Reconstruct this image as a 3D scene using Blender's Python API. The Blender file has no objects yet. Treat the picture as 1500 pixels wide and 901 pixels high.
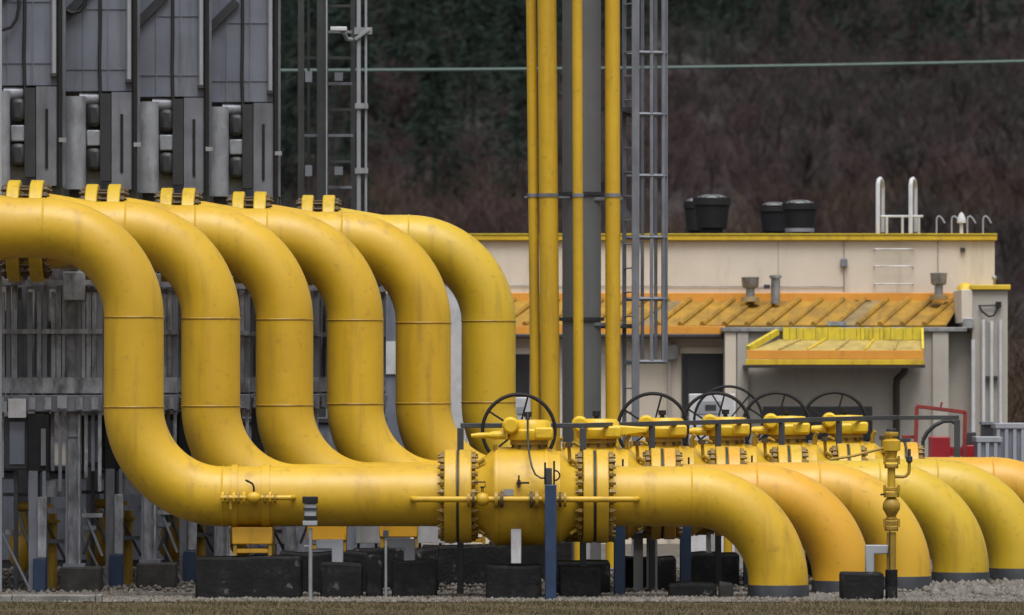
import bpy, math, random
import numpy as np
from mathutils import Vector, Matrix

random.seed(7)
RNG = np.random.default_rng(7)
sc = bpy.context.scene
C = sc.collection
R = math.radians

# ------------------------------------------------------------------ camera
F = 9600.0            # focal length in photo pixels (1500 wide)
HOR = 545.0           # photo row of the horizon
CZ = 2.775            # camera height
cam = bpy.data.cameras.new('camera')
cam.sensor_width = 36.0
cam.lens = F / 1500.0 * 36.0
cam.shift_y = (HOR - 450.5) / 1500.0
cam.clip_start = 1.0
cam.clip_end = 6000.0
cam.dof.use_dof = True
cam.dof.focus_distance = 82.0
cam.dof.aperture_fstop = 2.8
co = bpy.data.objects.new('camera', cam)
co.location = (0, 0, CZ)
co.rotation_euler = (R(90), 0, 0)
C.objects.link(co)
sc.camera = co

# ------------------------------------------------------------------ light
SUN = Vector((0.06, -0.48, 1.10)).normalized()
world = bpy.data.worlds.new('World')
sc.world = world
world.use_nodes = True
wn = world.node_tree.nodes; wl = world.node_tree.links
sky = wn.new('ShaderNodeTexSky')
sky.sky_type = 'NISHITA'
sky.sun_disc = False
sky.sun_elevation = math.asin(SUN.z)
sky.sun_rotation = math.atan2(SUN.x, SUN.y)
sky.air_density = 1.0; sky.dust_density = 5.0; sky.ozone_density = 1.0
hs = wn.new('ShaderNodeHueSaturation')
hs.inputs['Saturation'].default_value = 0.20
wl.new(sky.outputs[0], hs.inputs['Color'])
wl.new(hs.outputs[0], wn['Background'].inputs['Color'])
wn['Background'].inputs['Strength'].default_value = 0.085
sd = bpy.data.lights.new('sun', 'SUN')
sd.energy = 1.45
sd.angle = R(40)
sd.color = (1.0, 0.985, 0.96)
so = bpy.data.objects.new('sun', sd)
so.rotation_euler = SUN.to_track_quat('Z', 'Y').to_euler()
so.location = (0, 60, 30)
C.objects.link(so)
sc.view_settings.view_transform = 'Standard'
sc.view_settings.look = 'None'
sc.view_settings.gamma = 1
sc.view_settings.exposure = 0.83
sc.render.engine = 'CYCLES'
sc.cycles.max_bounces = 6

# ------------------------------------------------------------------ helpers
def S(Y): return F / Y
def PX(px, Y): return (px - 750.0) * Y / F
def PZ(py, Y): return CZ - (py - HOR) * Y / F
def P(px, py, Y): return Vector((PX(px, Y), Y, PZ(py, Y)))

def srgb(r, g, b):
    f = lambda u: (u/255/12.92) if u/255 <= 0.04045 else ((u/255+0.055)/1.055)**2.4
    return (f(r), f(g), f(b))

MATS = {}
def mat(name, c1, c2=None, rough=0.5, metal=0.0, scale=3.0, bump=0.0, bscale=40.0,
        dirt=None, damt=0.0, dscale=(5, 5, 0.6), dlo=0.5, spec=0.5, speck=None, spamt=0.0, spscale=25.0, coat=0.0):
    m = bpy.data.materials.new(name); m.use_nodes = True
    n = m.node_tree.nodes; l = m.node_tree.links
    b = n['Principled BSDF']
    b.inputs['Metallic'].default_value = metal
    b.inputs['Specular IOR Level'].default_value = spec
    g = n.new('ShaderNodeNewGeometry')
    t = n.new('ShaderNodeTexNoise'); t.inputs['Scale'].default_value = scale
    t.inputs['Detail'].default_value = 7; t.inputs['Roughness'].default_value = 0.62
    l.new(g.outputs['Position'], t.inputs['Vector'])
    rp = n.new('ShaderNodeValToRGB')
    c2 = c2 or tuple(x*0.8 for x in c1)
    rp.color_ramp.elements[0].position = 0.33; rp.color_ramp.elements[1].position = 0.67
    rp.color_ramp.elements[0].color = (*c2, 1); rp.color_ramp.elements[1].color = (*c1, 1)
    l.new(t.outputs['Fac'], rp.inputs['Fac'])
    col = rp.outputs['Color']
    def overlay(col, sc3, lo, hi, colr, amt, det=6):
        mp = n.new('ShaderNodeMapping'); mp.inputs['Scale'].default_value = sc3
        l.new(g.outputs['Position'], mp.inputs['Vector'])
        t2 = n.new('ShaderNodeTexNoise'); t2.inputs['Scale'].default_value = 1.0
        t2.inputs['Detail'].default_value = det; t2.inputs['Roughness'].default_value = 0.65
        l.new(mp.outputs[0], t2.inputs['Vector'])
        mr = n.new('ShaderNodeMapRange'); mr.inputs[1].default_value = lo; mr.inputs[2].default_value = hi
        mr.inputs[3].default_value = 0; mr.inputs[4].default_value = amt
        l.new(t2.outputs['Fac'], mr.inputs[0])
        mx = n.new('ShaderNodeMix'); mx.data_type = 'RGBA'
        l.new(mr.outputs[0], mx.inputs[0]); l.new(col, mx.inputs[6]); mx.inputs[7].default_value = (*colr, 1)
        return mx.outputs[2]
    if dirt: col = overlay(col, dscale, dlo, dlo+0.22, dirt, damt)
    if speck: col = overlay(col, (spscale,)*3, 0.62, 0.70, speck, spamt, 3)
    l.new(col, b.inputs['Base Color'])
    mr = n.new('ShaderNodeMapRange'); mr.inputs[3].default_value = max(0, rough-0.09); mr.inputs[4].default_value = min(1, rough+0.12)
    t3 = n.new('ShaderNodeTexNoise'); t3.inputs['Scale'].default_value = 7; t3.inputs['Detail'].default_value = 5
    l.new(g.outputs['Position'], t3.inputs['Vector']); l.new(t3.outputs['Fac'], mr.inputs[0])
    l.new(mr.outputs[0], b.inputs['Roughness'])
    if bump:
        t4 = n.new('ShaderNodeTexNoise'); t4.inputs['Scale'].default_value = bscale; t4.inputs['Detail'].default_value = 5
        l.new(g.outputs['Position'], t4.inputs['Vector'])
        bp = n.new('ShaderNodeBump'); bp.inputs['Strength'].default_value = 1.0; bp.inputs['Distance'].default_value = bump
        l.new(t4.outputs['Fac'], bp.inputs['Height']); l.new(bp.outputs[0], b.inputs['Normal'])
    if coat:
        b.inputs['Coat Weight'].default_value = coat; b.inputs['Coat Roughness'].default_value = 0.28
    MATS[name] = m
    return m

GRIME = (0.10, 0.065, 0.02)
def yellow(name, a, b):
    return mat(name, a, b, rough=0.50, scale=0.7, bump=0.004, bscale=6, dirt=(0.22, 0.125, 0.018), damt=0.6,
               dscale=(4.5, 4.5, 0.5), dlo=0.54, speck=(0.16, 0.085, 0.025), spamt=0.28, spscale=9, spec=0.5, coat=0.15)
yellow('yellow', (0.55, 0.340, 0.012), (0.46, 0.273, 0.009))
yellow('yellow_orange', (0.58, 0.298, 0.016), (0.50, 0.268, 0.012))
yellow('yellow_pale', (0.56, 0.340, 0.022), (0.54, 0.275, 0.014))
yellow('yellow_lemon', (0.53, 0.355, 0.016), (0.46, 0.30, 0.011))
yellow('yellow_bright', (0.66, 0.45, 0.012), (0.60, 0.37, 0.010))
mat('bolt_paint', (0.26, 0.155, 0.014), (0.11, 0.065, 0.012), rough=0.55, scale=14)
mat('bolt_dark', (0.085, 0.050, 0.012), (0.045, 0.028, 0.012), rough=0.6, scale=20)
mat('yellow_dark', (0.36, 0.22, 0.014), (0.26, 0.15, 0.012), rough=0.5, scale=5, dirt=(0.09, 0.05, 0.015), damt=0.6)
mat('silver', (0.35, 0.37, 0.415), (0.22, 0.235, 0.265), rough=0.42, metal=0.15, scale=3, dirt=(0.10, 0.10, 0.11), damt=0.6, dscale=(4, 4, 1.5), dlo=0.52)
mat('galv_light', (0.33, 0.345, 0.385), (0.18, 0.19, 0.215), rough=0.5, scale=5, dirt=(0.055, 0.05, 0.048), damt=0.85, dscale=(7, 7, 2.2), dlo=0.44)
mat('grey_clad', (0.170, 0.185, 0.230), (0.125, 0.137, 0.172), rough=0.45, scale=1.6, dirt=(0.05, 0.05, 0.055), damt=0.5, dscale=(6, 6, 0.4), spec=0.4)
mat('grey_steel', (0.175, 0.185, 0.216), (0.122, 0.130, 0.154), rough=0.5, scale=3, dirt=(0.05, 0.045, 0.04), damt=0.6, spec=0.4)
mat('grey_light', (0.29, 0.305, 0.335), (0.24, 0.25, 0.275), rough=0.45, scale=2, dirt=(0.12, 0.12, 0.125), damt=0.35)
mat('galvanised', (0.30, 0.31, 0.325), (0.22, 0.23, 0.24), rough=0.42, metal=0.3, scale=9, dirt=(0.10, 0.10, 0.10), damt=0.4)
mat('grey_column', (0.135, 0.142, 0.148), (0.112, 0.118, 0.122), rough=0.5, scale=1.5, dirt=(0.08, 0.08, 0.08), damt=0.4)
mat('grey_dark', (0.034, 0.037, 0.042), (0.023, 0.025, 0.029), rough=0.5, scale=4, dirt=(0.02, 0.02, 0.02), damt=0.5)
mat('rail_grey', (0.042, 0.046, 0.053), (0.030, 0.033, 0.038), rough=0.42, scale=6)
mat('black', (0.014, 0.014, 0.016), (0.009, 0.009, 0.011), rough=0.65, spec=0.3, scale=6)
mat('rubber', (0.018, 0.018, 0.02), (0.012, 0.012, 0.013), rough=0.6, scale=6)
mat('bitumen', (0.019, 0.0195, 0.021), (0.011, 0.011, 0.012), rough=0.85, spec=0.12, scale=5, bump=0.01, bscale=22,
    dirt=(0.075, 0.07, 0.066), damt=0.5, dscale=(3, 3, 4), dlo=0.56, speck=(0.30, 0.29, 0.27), spamt=0.30, spscale=5)
mat('pipe_wrap', (0.030, 0.034, 0.041), (0.020, 0.023, 0.028), rough=0.55, scale=5, dirt=(0.12, 0.11, 0.10), damt=0.35, dscale=(4, 4, 4), dlo=0.55)
mat('concrete', (0.20, 0.19, 0.175), (0.13, 0.125, 0.115), rough=0.85, scale=5, bump=0.006, bscale=30, dirt=(0.05, 0.048, 0.045), damt=0.7, dscale=(4, 4, 1.2), dlo=0.45)
mat('concrete_dark', (0.050, 0.047, 0.044), (0.028, 0.027, 0.025), rough=0.9, spec=0.2, scale=5, bump=0.006, bscale=30, dirt=(0.02, 0.02, 0.02), damt=0.7, dscale=(4, 4, 1.2), dlo=0.45)
mat('blue_paint', (0.016, 0.038, 0.092), (0.011, 0.026, 0.06), rough=0.45, scale=6, dirt=(0.03, 0.03, 0.035), damt=0.6, dscale=(9, 9, 2))
mat('white_paint', (0.58, 0.58, 0.60), (0.44, 0.44, 0.46), rough=0.5, scale=4, dirt=(0.2, 0.19, 0.17), damt=0.4)
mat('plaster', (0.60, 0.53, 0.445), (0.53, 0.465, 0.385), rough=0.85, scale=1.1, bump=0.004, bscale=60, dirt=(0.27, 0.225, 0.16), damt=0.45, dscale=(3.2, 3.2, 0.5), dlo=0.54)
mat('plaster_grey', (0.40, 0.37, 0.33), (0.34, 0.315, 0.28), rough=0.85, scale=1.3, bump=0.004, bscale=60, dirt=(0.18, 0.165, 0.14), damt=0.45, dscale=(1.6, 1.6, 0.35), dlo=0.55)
mat('orange_trim', (0.66, 0.29, 0.035), (0.56, 0.24, 0.03), rough=0.5, scale=2, dirt=(0.25, 0.12, 0.03), damt=0.5, dscale=(6, 6, 1.0), dlo=0.55)
mat('orange_roof', (0.37, 0.205, 0.018), (0.21, 0.12, 0.018), rough=0.55, scale=2.8, dirt=(0.12, 0.072, 0.022), damt=0.75, dscale=(5, 1.0, 3), dlo=0.50)
mat('yellow_lichen', (0.42, 0.32, 0.09), (0.27, 0.20, 0.06), rough=0.7, scale=4, dirt=(0.12, 0.08, 0.03), damt=0.6, dscale=(4, 2, 3), dlo=0.52)
mat('lichen_roof', (0.26, 0.19, 0.08), (0.15, 0.10, 0.045), rough=0.7, scale=3, dirt=(0.09, 0.06, 0.03), damt=0.7, dscale=(3, 2, 3), dlo=0.5)
mat('yellow_trim', (0.64, 0.44, 0.02), (0.52, 0.34, 0.02), rough=0.5, scale=3, dirt=(0.22, 0.14, 0.03), damt=0.6, dscale=(7, 7, 2), dlo=0.52)
mat('lemon_sheet', (0.62, 0.50, 0.03), (0.52, 0.40, 0.03), rough=0.5, scale=6, dirt=(0.22, 0.17, 0.03), damt=0.7, dscale=(9, 9, 2), dlo=0.5)
mat('door_dark', (0.028, 0.027, 0.030), (0.020, 0.020, 0.022), rough=0.4, scale=3)
mat('brown_gutter', (0.035, 0.026, 0.022), (0.022, 0.017, 0.015), rough=0.5, scale=5)
mat('zinc', (0.33, 0.34, 0.34), (0.20, 0.20, 0.20), rough=0.45, metal=0.4, scale=10, dirt=(0.08, 0.07, 0.06), damt=0.6)
mat('red_paint', (0.36, 0.012, 0.022), (0.27, 0.010, 0.018), rough=0.42, scale=3)
mat('red_rust', (0.24, 0.022, 0.018), (0.15, 0.02, 0.016), rough=0.6, scale=9)
mat('teal_cable', (0.055, 0.095, 0.085), (0.045, 0.08, 0.07), rough=0.5, scale=2)
mat('mast_dark', (0.034, 0.037, 0.036), (0.022, 0.024, 0.023), rough=0.6, scale=5)
mat('soil', (0.11, 0.092, 0.07), (0.07, 0.058, 0.045), rough=0.95, scale=1.2, bump=0.02, bscale=14)
mat('gravel_bed', (0.14, 0.128, 0.115), (0.08, 0.074, 0.067), rough=0.95, scale=22, bump=0.02, bscale=28)
mat('stone_a', (0.20, 0.18, 0.158), (0.065, 0.06, 0.053), rough=0.9, spec=0.2, scale=11)
mat('turf', (0.062, 0.052, 0.022), (0.085, 0.062, 0.036), rough=0.95, scale=2.5, bump=0.02, bscale=20)
mat('grass_blade', (0.060, 0.056, 0.018), (0.125, 0.085, 0.045), rough=0.8, scale=1.3, speck=(0.20, 0.15, 0.08), spamt=0.7, spscale=30)
mat('forest_floor', (0.030, 0.024, 0.024), (0.022, 0.019, 0.018), rough=1, scale=0.3)
mat('needles', (0.028, 0.041, 0.032), (0.015, 0.024, 0.020), rough=0.8, scale=0.2, spec=0.1)
mat('twigs', (0.078, 0.050, 0.051), (0.052, 0.038, 0.039), rough=0.9, scale=0.07, spec=0.1)
mat('twigs_grey', (0.054, 0.048, 0.046), (0.040, 0.039, 0.036), rough=0.9, scale=0.07, spec=0.1)
mat('twigs_warm', (0.090, 0.064, 0.045), (0.055, 0.040, 0.034), rough=0.9, scale=0.3, spec=0.1)

class MB:
    def __init__(s): s.v = []; s.f = []
    def add(s, vs, fs):
        o = len(s.v); s.v += [tuple(v) for v in vs]; s.f += [tuple(i+o for i in f) for f in fs]; return s
    def box(s, x0, x1, y0, y1, z0, z1):
        return s.add([(x0,y0,z0),(x1,y0,z0),(x1,y1,z0),(x0,y1,z0),(x0,y0,z1),(x1,y0,z1),(x1,y1,z1),(x0,y1,z1)],
                     [(3,2,1,0),(4,5,6,7),(0,1,5,4),(1,2,6,5),(2,3,7,6),(3,0,4,7)])
    def prism(s, poly, d):      # poly: list of Vector, extruded by vector d
        n = len(poly); d = Vector(d)
        vs = [Vector(p) for p in poly] + [Vector(p)+d for p in poly]
        fs = [tuple(range(n)), tuple(range(2*n-1, n-1, -1))] + [(i, i+n, (i+1) % n+n, (i+1) % n) for i in range(n)]
        return s.add(vs, fs)
    def tube(s, pts, r, n=12, caps=True, closed=False, flat=None):
        pts = [Vector(p) for p in pts]; m = len(pts)
        rs = r if isinstance(r, (list, tuple)) else [r]*m
        def tan(i):
            if closed: return (pts[(i+1) % m]-pts[i-1]).normalized()
            a = pts[max(i-1, 0)]; b = pts[min(i+1, m-1)]
            return (b-a).normalized()
        t = tan(0); ref = Vector((0, 1, 0)) if abs(t.y) < 0.9 else Vector((0, 0, 1))
        u = t.cross(ref).normalized(); vs = []
        for i in range(m):
            t = tan(i); u = (u-t*u.dot(t)).normalized(); w = t.cross(u)
            for k in range(n):
                a = 2*math.pi*k/n
                vs.append(pts[i]+(u*math.cos(a)+w*math.sin(a))*rs[i])
        fs = []
        for i in range(m if closed else m-1):
            j = (i+1) % m
            for k in range(n):
                q = (k+1) % n
                fs.append((i*n+k, i*n+q, j*n+q, j*n+k))
        if caps and not closed:
            fs.append(tuple(range(n-1, -1, -1))); fs.append(tuple((m-1)*n+k for k in range(n)))
        return s.add(vs, fs)
    def lathe(s, o, axis, prof, n=32):   # prof: (t, r); open or closed ends by r = 0
        o = Vector(o); t = Vector(axis).normalized()
        ref = Vector((0, 1, 0)) if abs(t.y) < 0.9 else Vector((0, 0, 1))
        u = t.cross(ref).normalized(); w = t.cross(u); vs = []
        for (a, r) in prof:
            for k in range(n):
                an = 2*math.pi*(k+0.5)/n
                vs.append(o+t*a+(u*math.cos(an)+w*math.sin(an))*r)
        fs = []
        for i in range(len(prof)-1):
            for k in range(n):
                q = (k+1) % n
                fs.append((i*n+k, i*n+q, (i+1)*n+q, (i+1)*n+k))
        if prof[0][1] > 1e-6: fs.append(tuple(range(n-1, -1, -1)))
        if prof[-1][1] > 1e-6: fs.append(tuple((len(prof)-1)*n+k for k in range(n)))
        return s.add(vs, fs)
    def ring(s, o, axis, prof, n=32):    # closed profile loop (t, r)
        o = Vector(o); t = Vector(axis).normalized()
        ref = Vector((0, 1, 0)) if abs(t.y) < 0.9 else Vector((0, 0, 1))
        u = t.cross(ref).normalized(); w = t.cross(u); vs = []; m = len(prof)
        for (a, r) in prof:
            for k in range(n):
                an = 2*math.pi*(k+0.5)/n
                vs.append(o+t*a+(u*math.cos(an)+w*math.sin(an))*r)
        fs = []
        for i in range(m):
            j = (i+1) % m
            for k in range(n):
                q = (k+1) % n
                fs.append((i*n+k, i*n+q, j*n+q, j*n+k))
        return s.add(vs, fs)
    def mesh(s, name, m, ang=35):
        me = bpy.data.meshes.new(name); me.from_pydata(s.v, [], s.f); me.update()
        me.materials.append(MATS[m])
        import bmesh
        bm = bmesh.new(); bm.from_mesh(me); bmesh.ops.recalc_face_normals(bm, faces=bm.faces); bm.to_mesh(me); bm.free()
        me.polygons.foreach_set('use_smooth', [True]*len(me.polygons))
        me.set_sharp_from_angle(angle=R(ang))
        return me
    def build(s, name, m, parent=None, ang=35, bevel=0.0):
        return link(name, s.mesh(name, m, ang), parent, bevel)

def link(name, me, parent=None, bevel=0.0):
    o = bpy.data.objects.new(name, me); C.objects.link(o)
    if parent:
        o.parent = parent; o.matrix_parent_inverse = root_matrix(parent).inverted()
    if bevel:
        b = o.modifiers.new('bevel', 'BEVEL'); b.width = bevel; b.segments = 2; b.limit_method = 'ANGLE'; b.angle_limit = R(40)
    return o
def root_matrix(o):
    return Matrix() if o.parent else Matrix.Translation(o.location)

def tag(o, label=None, cat=None, group=None, kind=None):
    if label: o['label'] = label
    if cat: o['category'] = cat
    if group: o['group'] = group
    if kind: o['kind'] = kind
    return o
def thing(name, loc, label, cat, group=None):
    o = bpy.data.objects.new(name, None); C.objects.link(o)
    o.location = loc; o.empty_display_size = 0.2
    return tag(o, label, cat, group)
def stem(n): return n.split('.')[0]
def dup(root, off, label=None, skip=()):
    def rec(o, parent):
        c = o.copy(); C.objects.link(c)
        if parent:
            inv = o.matrix_parent_inverse.copy(); c.parent = parent; c.matrix_parent_inverse = inv
        for ch in CH.get(o.name, []):
            if stem(ch.name) not in skip: rec(ch, c)
        return c
    CH = {}
    for o in C.objects:
        if o.parent: CH.setdefault(o.parent.name, []).append(o)
    c = rec(root, None)
    c.location = root.location + Vector(off)
    if label: c['label'] = label
    return c
def setmat(root, a, b):    # a copy painted a different yellow gets its own mesh
    names = {root.name}
    for o in list(C.objects):
        p = o
        while p.parent: p = p.parent
        if p == root and o.type == 'MESH' and o.data.materials[0] == MATS[a]:
            o.data = o.data.copy(); o.data.materials[0] = MATS[b]

def pbox(par, name, m, x0, x1, y0, y1, z0, z1, bevel=0.0):
    return MB().box(x0, x1, y0, y1, z0, z1).build(name, m, par, bevel=bevel)
def ptube(par, name, m, pts, r, n=10):
    return MB().tube(pts, r, n).build(name, m, par)
def plathe(par, name, m, o, axis, prof, n=24, ang=35):
    return MB().lathe(o, axis, prof, n).build(name, m, par, ang)
def pxbox(par, name, m, x0, x1, y0, y1, Y, depth, bevel=0.0, z0=None):
    return pbox(par, name, m, PX(x0, Y), PX(x1, Y), Y, Y+depth, PZ(y1, Y) if z0 is None else z0, PZ(y0, Y), bevel)
def arc(c, r, a0, a1, n, ux=(1, 0, 0), uz=(0, 0, 1)):
    c = Vector(c); ux = Vector(ux); uz = Vector(uz)
    return [c+ux*(r*math.cos(R(a0+(a1-a0)*i/n)))+uz*(r*math.sin(R(a0+(a1-a0)*i/n))) for i in range(n+1)]

STEP = Vector((0.86, 1.72, 0))
ORD = ['nearest', 'second', 'third', 'fourth', 'fifth', 'farthest']
Y0 = 80.0
X0 = lambda px: (px-750)/120.0
Z0 = lambda py: CZ-(py-HOR)/120.0

# ------------------------------------------------------------------ ground, verge, hill
g = MB().add([(-1600, -300, 0), (1600, -300, 0), (1600, 3000, 0), (-1600, 3000, 0)], [(0, 1, 2, 3)]).build('ground', 'soil')
tag(g, kind='structure')
def sheet(name, m, x0, x1, y0, y1, z):
    return tag(MB().add([(x0, y0, z), (x1, y0, z), (x1, y1, z), (x0, y1, z)], [(0, 1, 2, 3)]).build(name, m), kind='structure')
sheet('gravel_bed', 'gravel_bed', -40, 40, 78.6, 100, 0.004)
sheet('grass_verge', 'turf', -40, 40, -60, 78.6, 0.008)

def hill_z(x, y):
    t = np.clip((y-225)/60, 0, 1)
    return 0.135*np.maximum(y-240, 0)*t + t*(1.3*np.sin(x*0.07+y*0.02)+0.9*np.sin(x*0.13-y*0.05+1.0)) - 0.4 + t*0.6
gx, gy = np.meshgrid(np.linspace(-160, 160, 65), np.linspace(222, 640, 66))
gz = hill_z(gx, gy)
hv = np.stack([gx, gy, gz], -1).reshape(-1, 3)
hf = [(j*65+i, j*65+i+1, (j+1)*65+i+1, (j+1)*65+i) for j in range(65) for i in range(64)]
hm = MB(); hm.v = [tuple(p) for p in hv]; hm.f = hf
tag(hm.build('hillside', 'forest_floor'), kind='structure')

def np_mesh(name, V, Q, m, smooth=False):
    me = bpy.data.meshes.new(name)
    me.vertices.add(len(V)); me.vertices.foreach_set('co', V.astype(np.float32).ravel())
    k = Q.shape[1]
    me.loops.add(Q.size); me.loops.foreach_set('vertex_index', Q.astype(np.int32).ravel())
    me.polygons.add(len(Q)); me.polygons.foreach_set('loop_start', np.arange(0, Q.size, k, dtype=np.int32))
    me.update(calc_edges=True); me.validate()
    me.materials.append(MATS[m])
    if smooth: me.polygons.foreach_set('use_smooth', [True]*len(Q))
    o = bpy.data.objects.new(name, me); C.objects.link(o)
    return o

# ------------------------------------------------------------------ the six risers, valves and outlets
PR = 0.3665; ZL = 1.258; ZU = 4.533; XR = -4.617; RB = 1.09; NS = 56
def weld(par, c, axis, r=PR, m='yellow_dark'):
    return MB().ring(c, axis, [(-0.013, r-0.01), (-0.013, r+0.003), (0.0, r+0.009), (0.013, r+0.003), (0.013, r-0.01)], NS).build('weld_seam', m, par)
def flange_prof(t0, t1, r, hub=None):
    c = 0.012
    return [(t0, 0.2), (t0, r-c), (t0+c, r), (t1-c, r), (t1, r-c), (t1, 0.2)]
def stud_mesh(L, r=0.026):
    b = MB()
    b.lathe((0, 0, 0), (1, 0, 0), [(-L/2-0.03, 0), (-L/2-0.03, r*0.6), (-L/2, r*0.6), (-L/2, r*1.45), (-L/2+0.05, r*1.45), (-L/2+0.05, r*0.6),
            (L/2-0.05, r*0.6), (L/2-0.05, r*1.45), (L/2, r*1.45), (L/2, r*0.6), (L/2+0.03, r*0.6), (L/2+0.03, 0)], 6)
    return b

riser = thing('riser_pipe', (XR, Y0, 0), '', 'pipe', 'yellow S-bent riser pipes in a row')
path = [(-13.0, Y0, ZU), (-10, Y0, ZU), (-7.2, Y0, ZU)]
path += arc((XR-RB, Y0, ZU-RB), RB, 90, 0, 20)
path += arc((XR+RB, Y0, ZL+RB), RB, 180, 270, 20)
path += [(-2.0, Y0, ZL), (X0(648), Y0, ZL)]
body = MB().tube(path, PR, NS).build('pipe_wall', 'yellow', riser)
weld(riser, (XR, Y0, ZU-RB), (0, 0, 1)); weld(riser, (XR, Y0, ZL+RB), (0, 0, 1))
weld(riser, (XR-RB, Y0, ZU), (1, 0, 0), m='yellow'); weld(riser, (XR+RB, Y0, ZL), (1, 0, 0), m='yellow')
# long seam of the riser
pbox(riser, 'long_seam', 'yellow', XR+0.225, XR+0.237, Y0-PR*0.775-0.006, Y0-PR*0.775+0.01, ZL+RB+0.012, ZU-RB-0.012)
# clamp straps near the lower bend
for a, w in ((X0(344.5), 0.075), (X0(390), 0.10)):
    MB().ring((a, Y0, ZL), (1, 0, 0), [(-w/2, PR-0.01), (-w/2, PR+0.022), (w/2, PR+0.022), (w/2, PR-0.01)], NS).build('strap', 'yellow', riser)
# upper flange pair
UF = 0.635
for t0, t1 in ((-7.135, -6.98), (-6.853, -6.69)):
    MB().lathe((0, Y0, ZU), (1, 0, 0), flange_prof(t0, t1, UF), NS).build('flange', 'yellow_lemon', riser)
plathe(riser, 'flange_hub', 'yellow', (0, Y0, ZU), (1, 0, 0), [(-6.685, 0.30), (-6.685, 0.475), (-6.55, 0.455), (-6.05, PR+0.002), (-6.0, PR-0.01)], NS, 60)
sm = stud_mesh(0.55, 0.032).mesh('bolt', 'bolt_dark')
for k in range(24):
    a = 2*math.pi*(k+0.5)/24
    b = link('bolt', sm, riser); b.location = (-6.9125, Y0+0.55*math.cos(a), ZU+0.55*math.sin(a)); b.rotation_euler.x = a
# lower flange against the valve
MB().lathe((0, Y0, ZL), (1, 0, 0), flange_prof(X0(651), X0(669), 0.57), NS).build('flange', 'yellow', riser)

valve = thing('ball_valve', (X0(773), Y0, 0), '', 'valve', 'flanged yellow ball valves in a row')
xc = X0(773)
L = lambda px: (px-773)/120.0
prof = [(L(692), 0.20), (L(692), 0.43), (L(699), 0.435), (L(712), 0.50), (L(721), 0.57), (L(724), 0.592), (L(730), 0.602),
        (L(798), 0.602), (L(803), 0.592), (L(807), 0.575), (L(820), 0.572), (L(832), 0.49), (L(846), 0.435), (L(853), 0.43), (L(853), 0.2)]
plathe(valve, 'valve_body', 'yellow', (xc, Y0, ZL), (1, 0, 0), prof, NS, 28)
MB().lathe((0, Y0, ZL), (1, 0, 0), flange_prof(X0(672.5), X0(691), 0.57), NS).build('flange', 'yellow', valve)
MB().lathe((0, Y0, ZL), (1, 0, 0), flange_prof(X0(854), X0(869), 0.57), NS).build('flange', 'yellow', valve)
for px in (670.7, 871): MB().lathe((0, Y0, ZL), (1, 0, 0), [(X0(px-1.7), 0), (X0(px-1.7), 0.562), (X0(px+1.7), 0.562), (X0(px+1.7), 0)], NS).build('gasket', 'rubber', valve)
for k in range(10):
    a = 2*math.pi*(k+0.5)/10
    c = Vector((X0(775.5)+0.205*math.cos(a)*1.02, Y0+0.205*math.sin(a), 0))
    plathe(valve, 'collar_bolt', 'bolt_dark', c, (0, 0, 1), [(ZL+0.59, 0), (ZL+0.59, 0.024), (ZL+0.66, 0.024), (ZL+0.66, 0)], 6)
ptube(valve, 'vent_plug', 'yellow_dark', [(X0(818), Y0-0.12, ZL+0.50), (X0(818), Y0-0.12, ZL+0.66), (X0(822), Y0-0.14, ZL+0.72)], 0.028, 8)
ptube(valve, 'drain_line', 'yellow_dark', [(X0(835), Y0-0.25, ZL+0.38), (X0(833), Y0-0.30, ZL+0.62), (X0(840), Y0-0.3, ZL+0.66), (X0(848), Y0-0.28, ZL+0.62)], 0.022, 8)
plathe(valve, 'drain_tap', 'bolt_dark', (X0(833), Y0-0.31, ZL+0.60), (0, 0, 1), [(0, 0), (0, .045), (.06, .045), (.06, 0)], 10)
ptube(valve, 'fill_plug', 'yellow_dark', [(X0(727), Y0-0.2, ZL+0.50), (X0(725), Y0-0.22, ZL+0.64)], 0.026, 8)
sv = stud_mesh(0.43, 0.030).mesh('bolt', 'bolt_paint')
for px in (671, 872):
    for k in range(28):
        a = 2*math.pi*(k+0.5)/28
        b = link('bolt', sv, valve); b.location = (X0(px), Y0+0.505*math.cos(a), ZL+0.505*math.sin(a)); b.rotation_euler.x = a
for px, s in ((707, 1), (838, -1)):          # lugs on the shoulders of the body
    for an in (55, 125, -55, -125):
        a = R(an); rr = 0.505
        c = Vector((X0(px), Y0-rr*math.cos(a), ZL+rr*math.sin(a)))
        nrm = Vector((-0.8*s, -math.cos(a), math.sin(a))).normalized()
        t = Vector((1.0*s, -0.8*math.cos(a), 0.8*math.sin(a))).normalized()
        ptube(valve, 'lug', 'yellow_dark', [c-t*0.05+nrm*0.02, c+t*0.05+nrm*0.02], 0.022, 6)
zt = ZL+0.60
plathe(valve, 'stem_collar', 'yellow_dark', (xc+0.02, Y0, 0), (0, 0, 1), [(zt-0.10, 0.21), (zt+0.03, 0.21), (zt+0.03, 0.235), (zt+0.085, 0.235), (zt+0.085, 0.1)], 24)
for t_ in (728, 800):
    MB().ring((X0(t_), Y0, ZL), (1, 0, 0), [(-0.018, 0.56), (-0.018, 0.612), (0.018, 0.612), (0.018, 0.56)], NS).build('body_rib', 'yellow', valve)
pbox(valve, 'nameplate', 'zinc', X0(738), X0(752), Y0-0.602-0.004, Y0-0.59, ZL+0.02, ZL+0.10)
gb = plathe(valve, 'gearbox', 'yellow_bright', (xc+0.03, Y0, 0), (0, 0, 1), [(zt+0.086, 0.15), (zt+0.086, 0.27), (zt+0.11, 0.285), (zt+0.20, 0.285), (zt+0.225, 0.262), (zt+0.29, 0.255), (zt+0.33, 0.22), (zt+0.34, 0.0)], 28)
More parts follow.
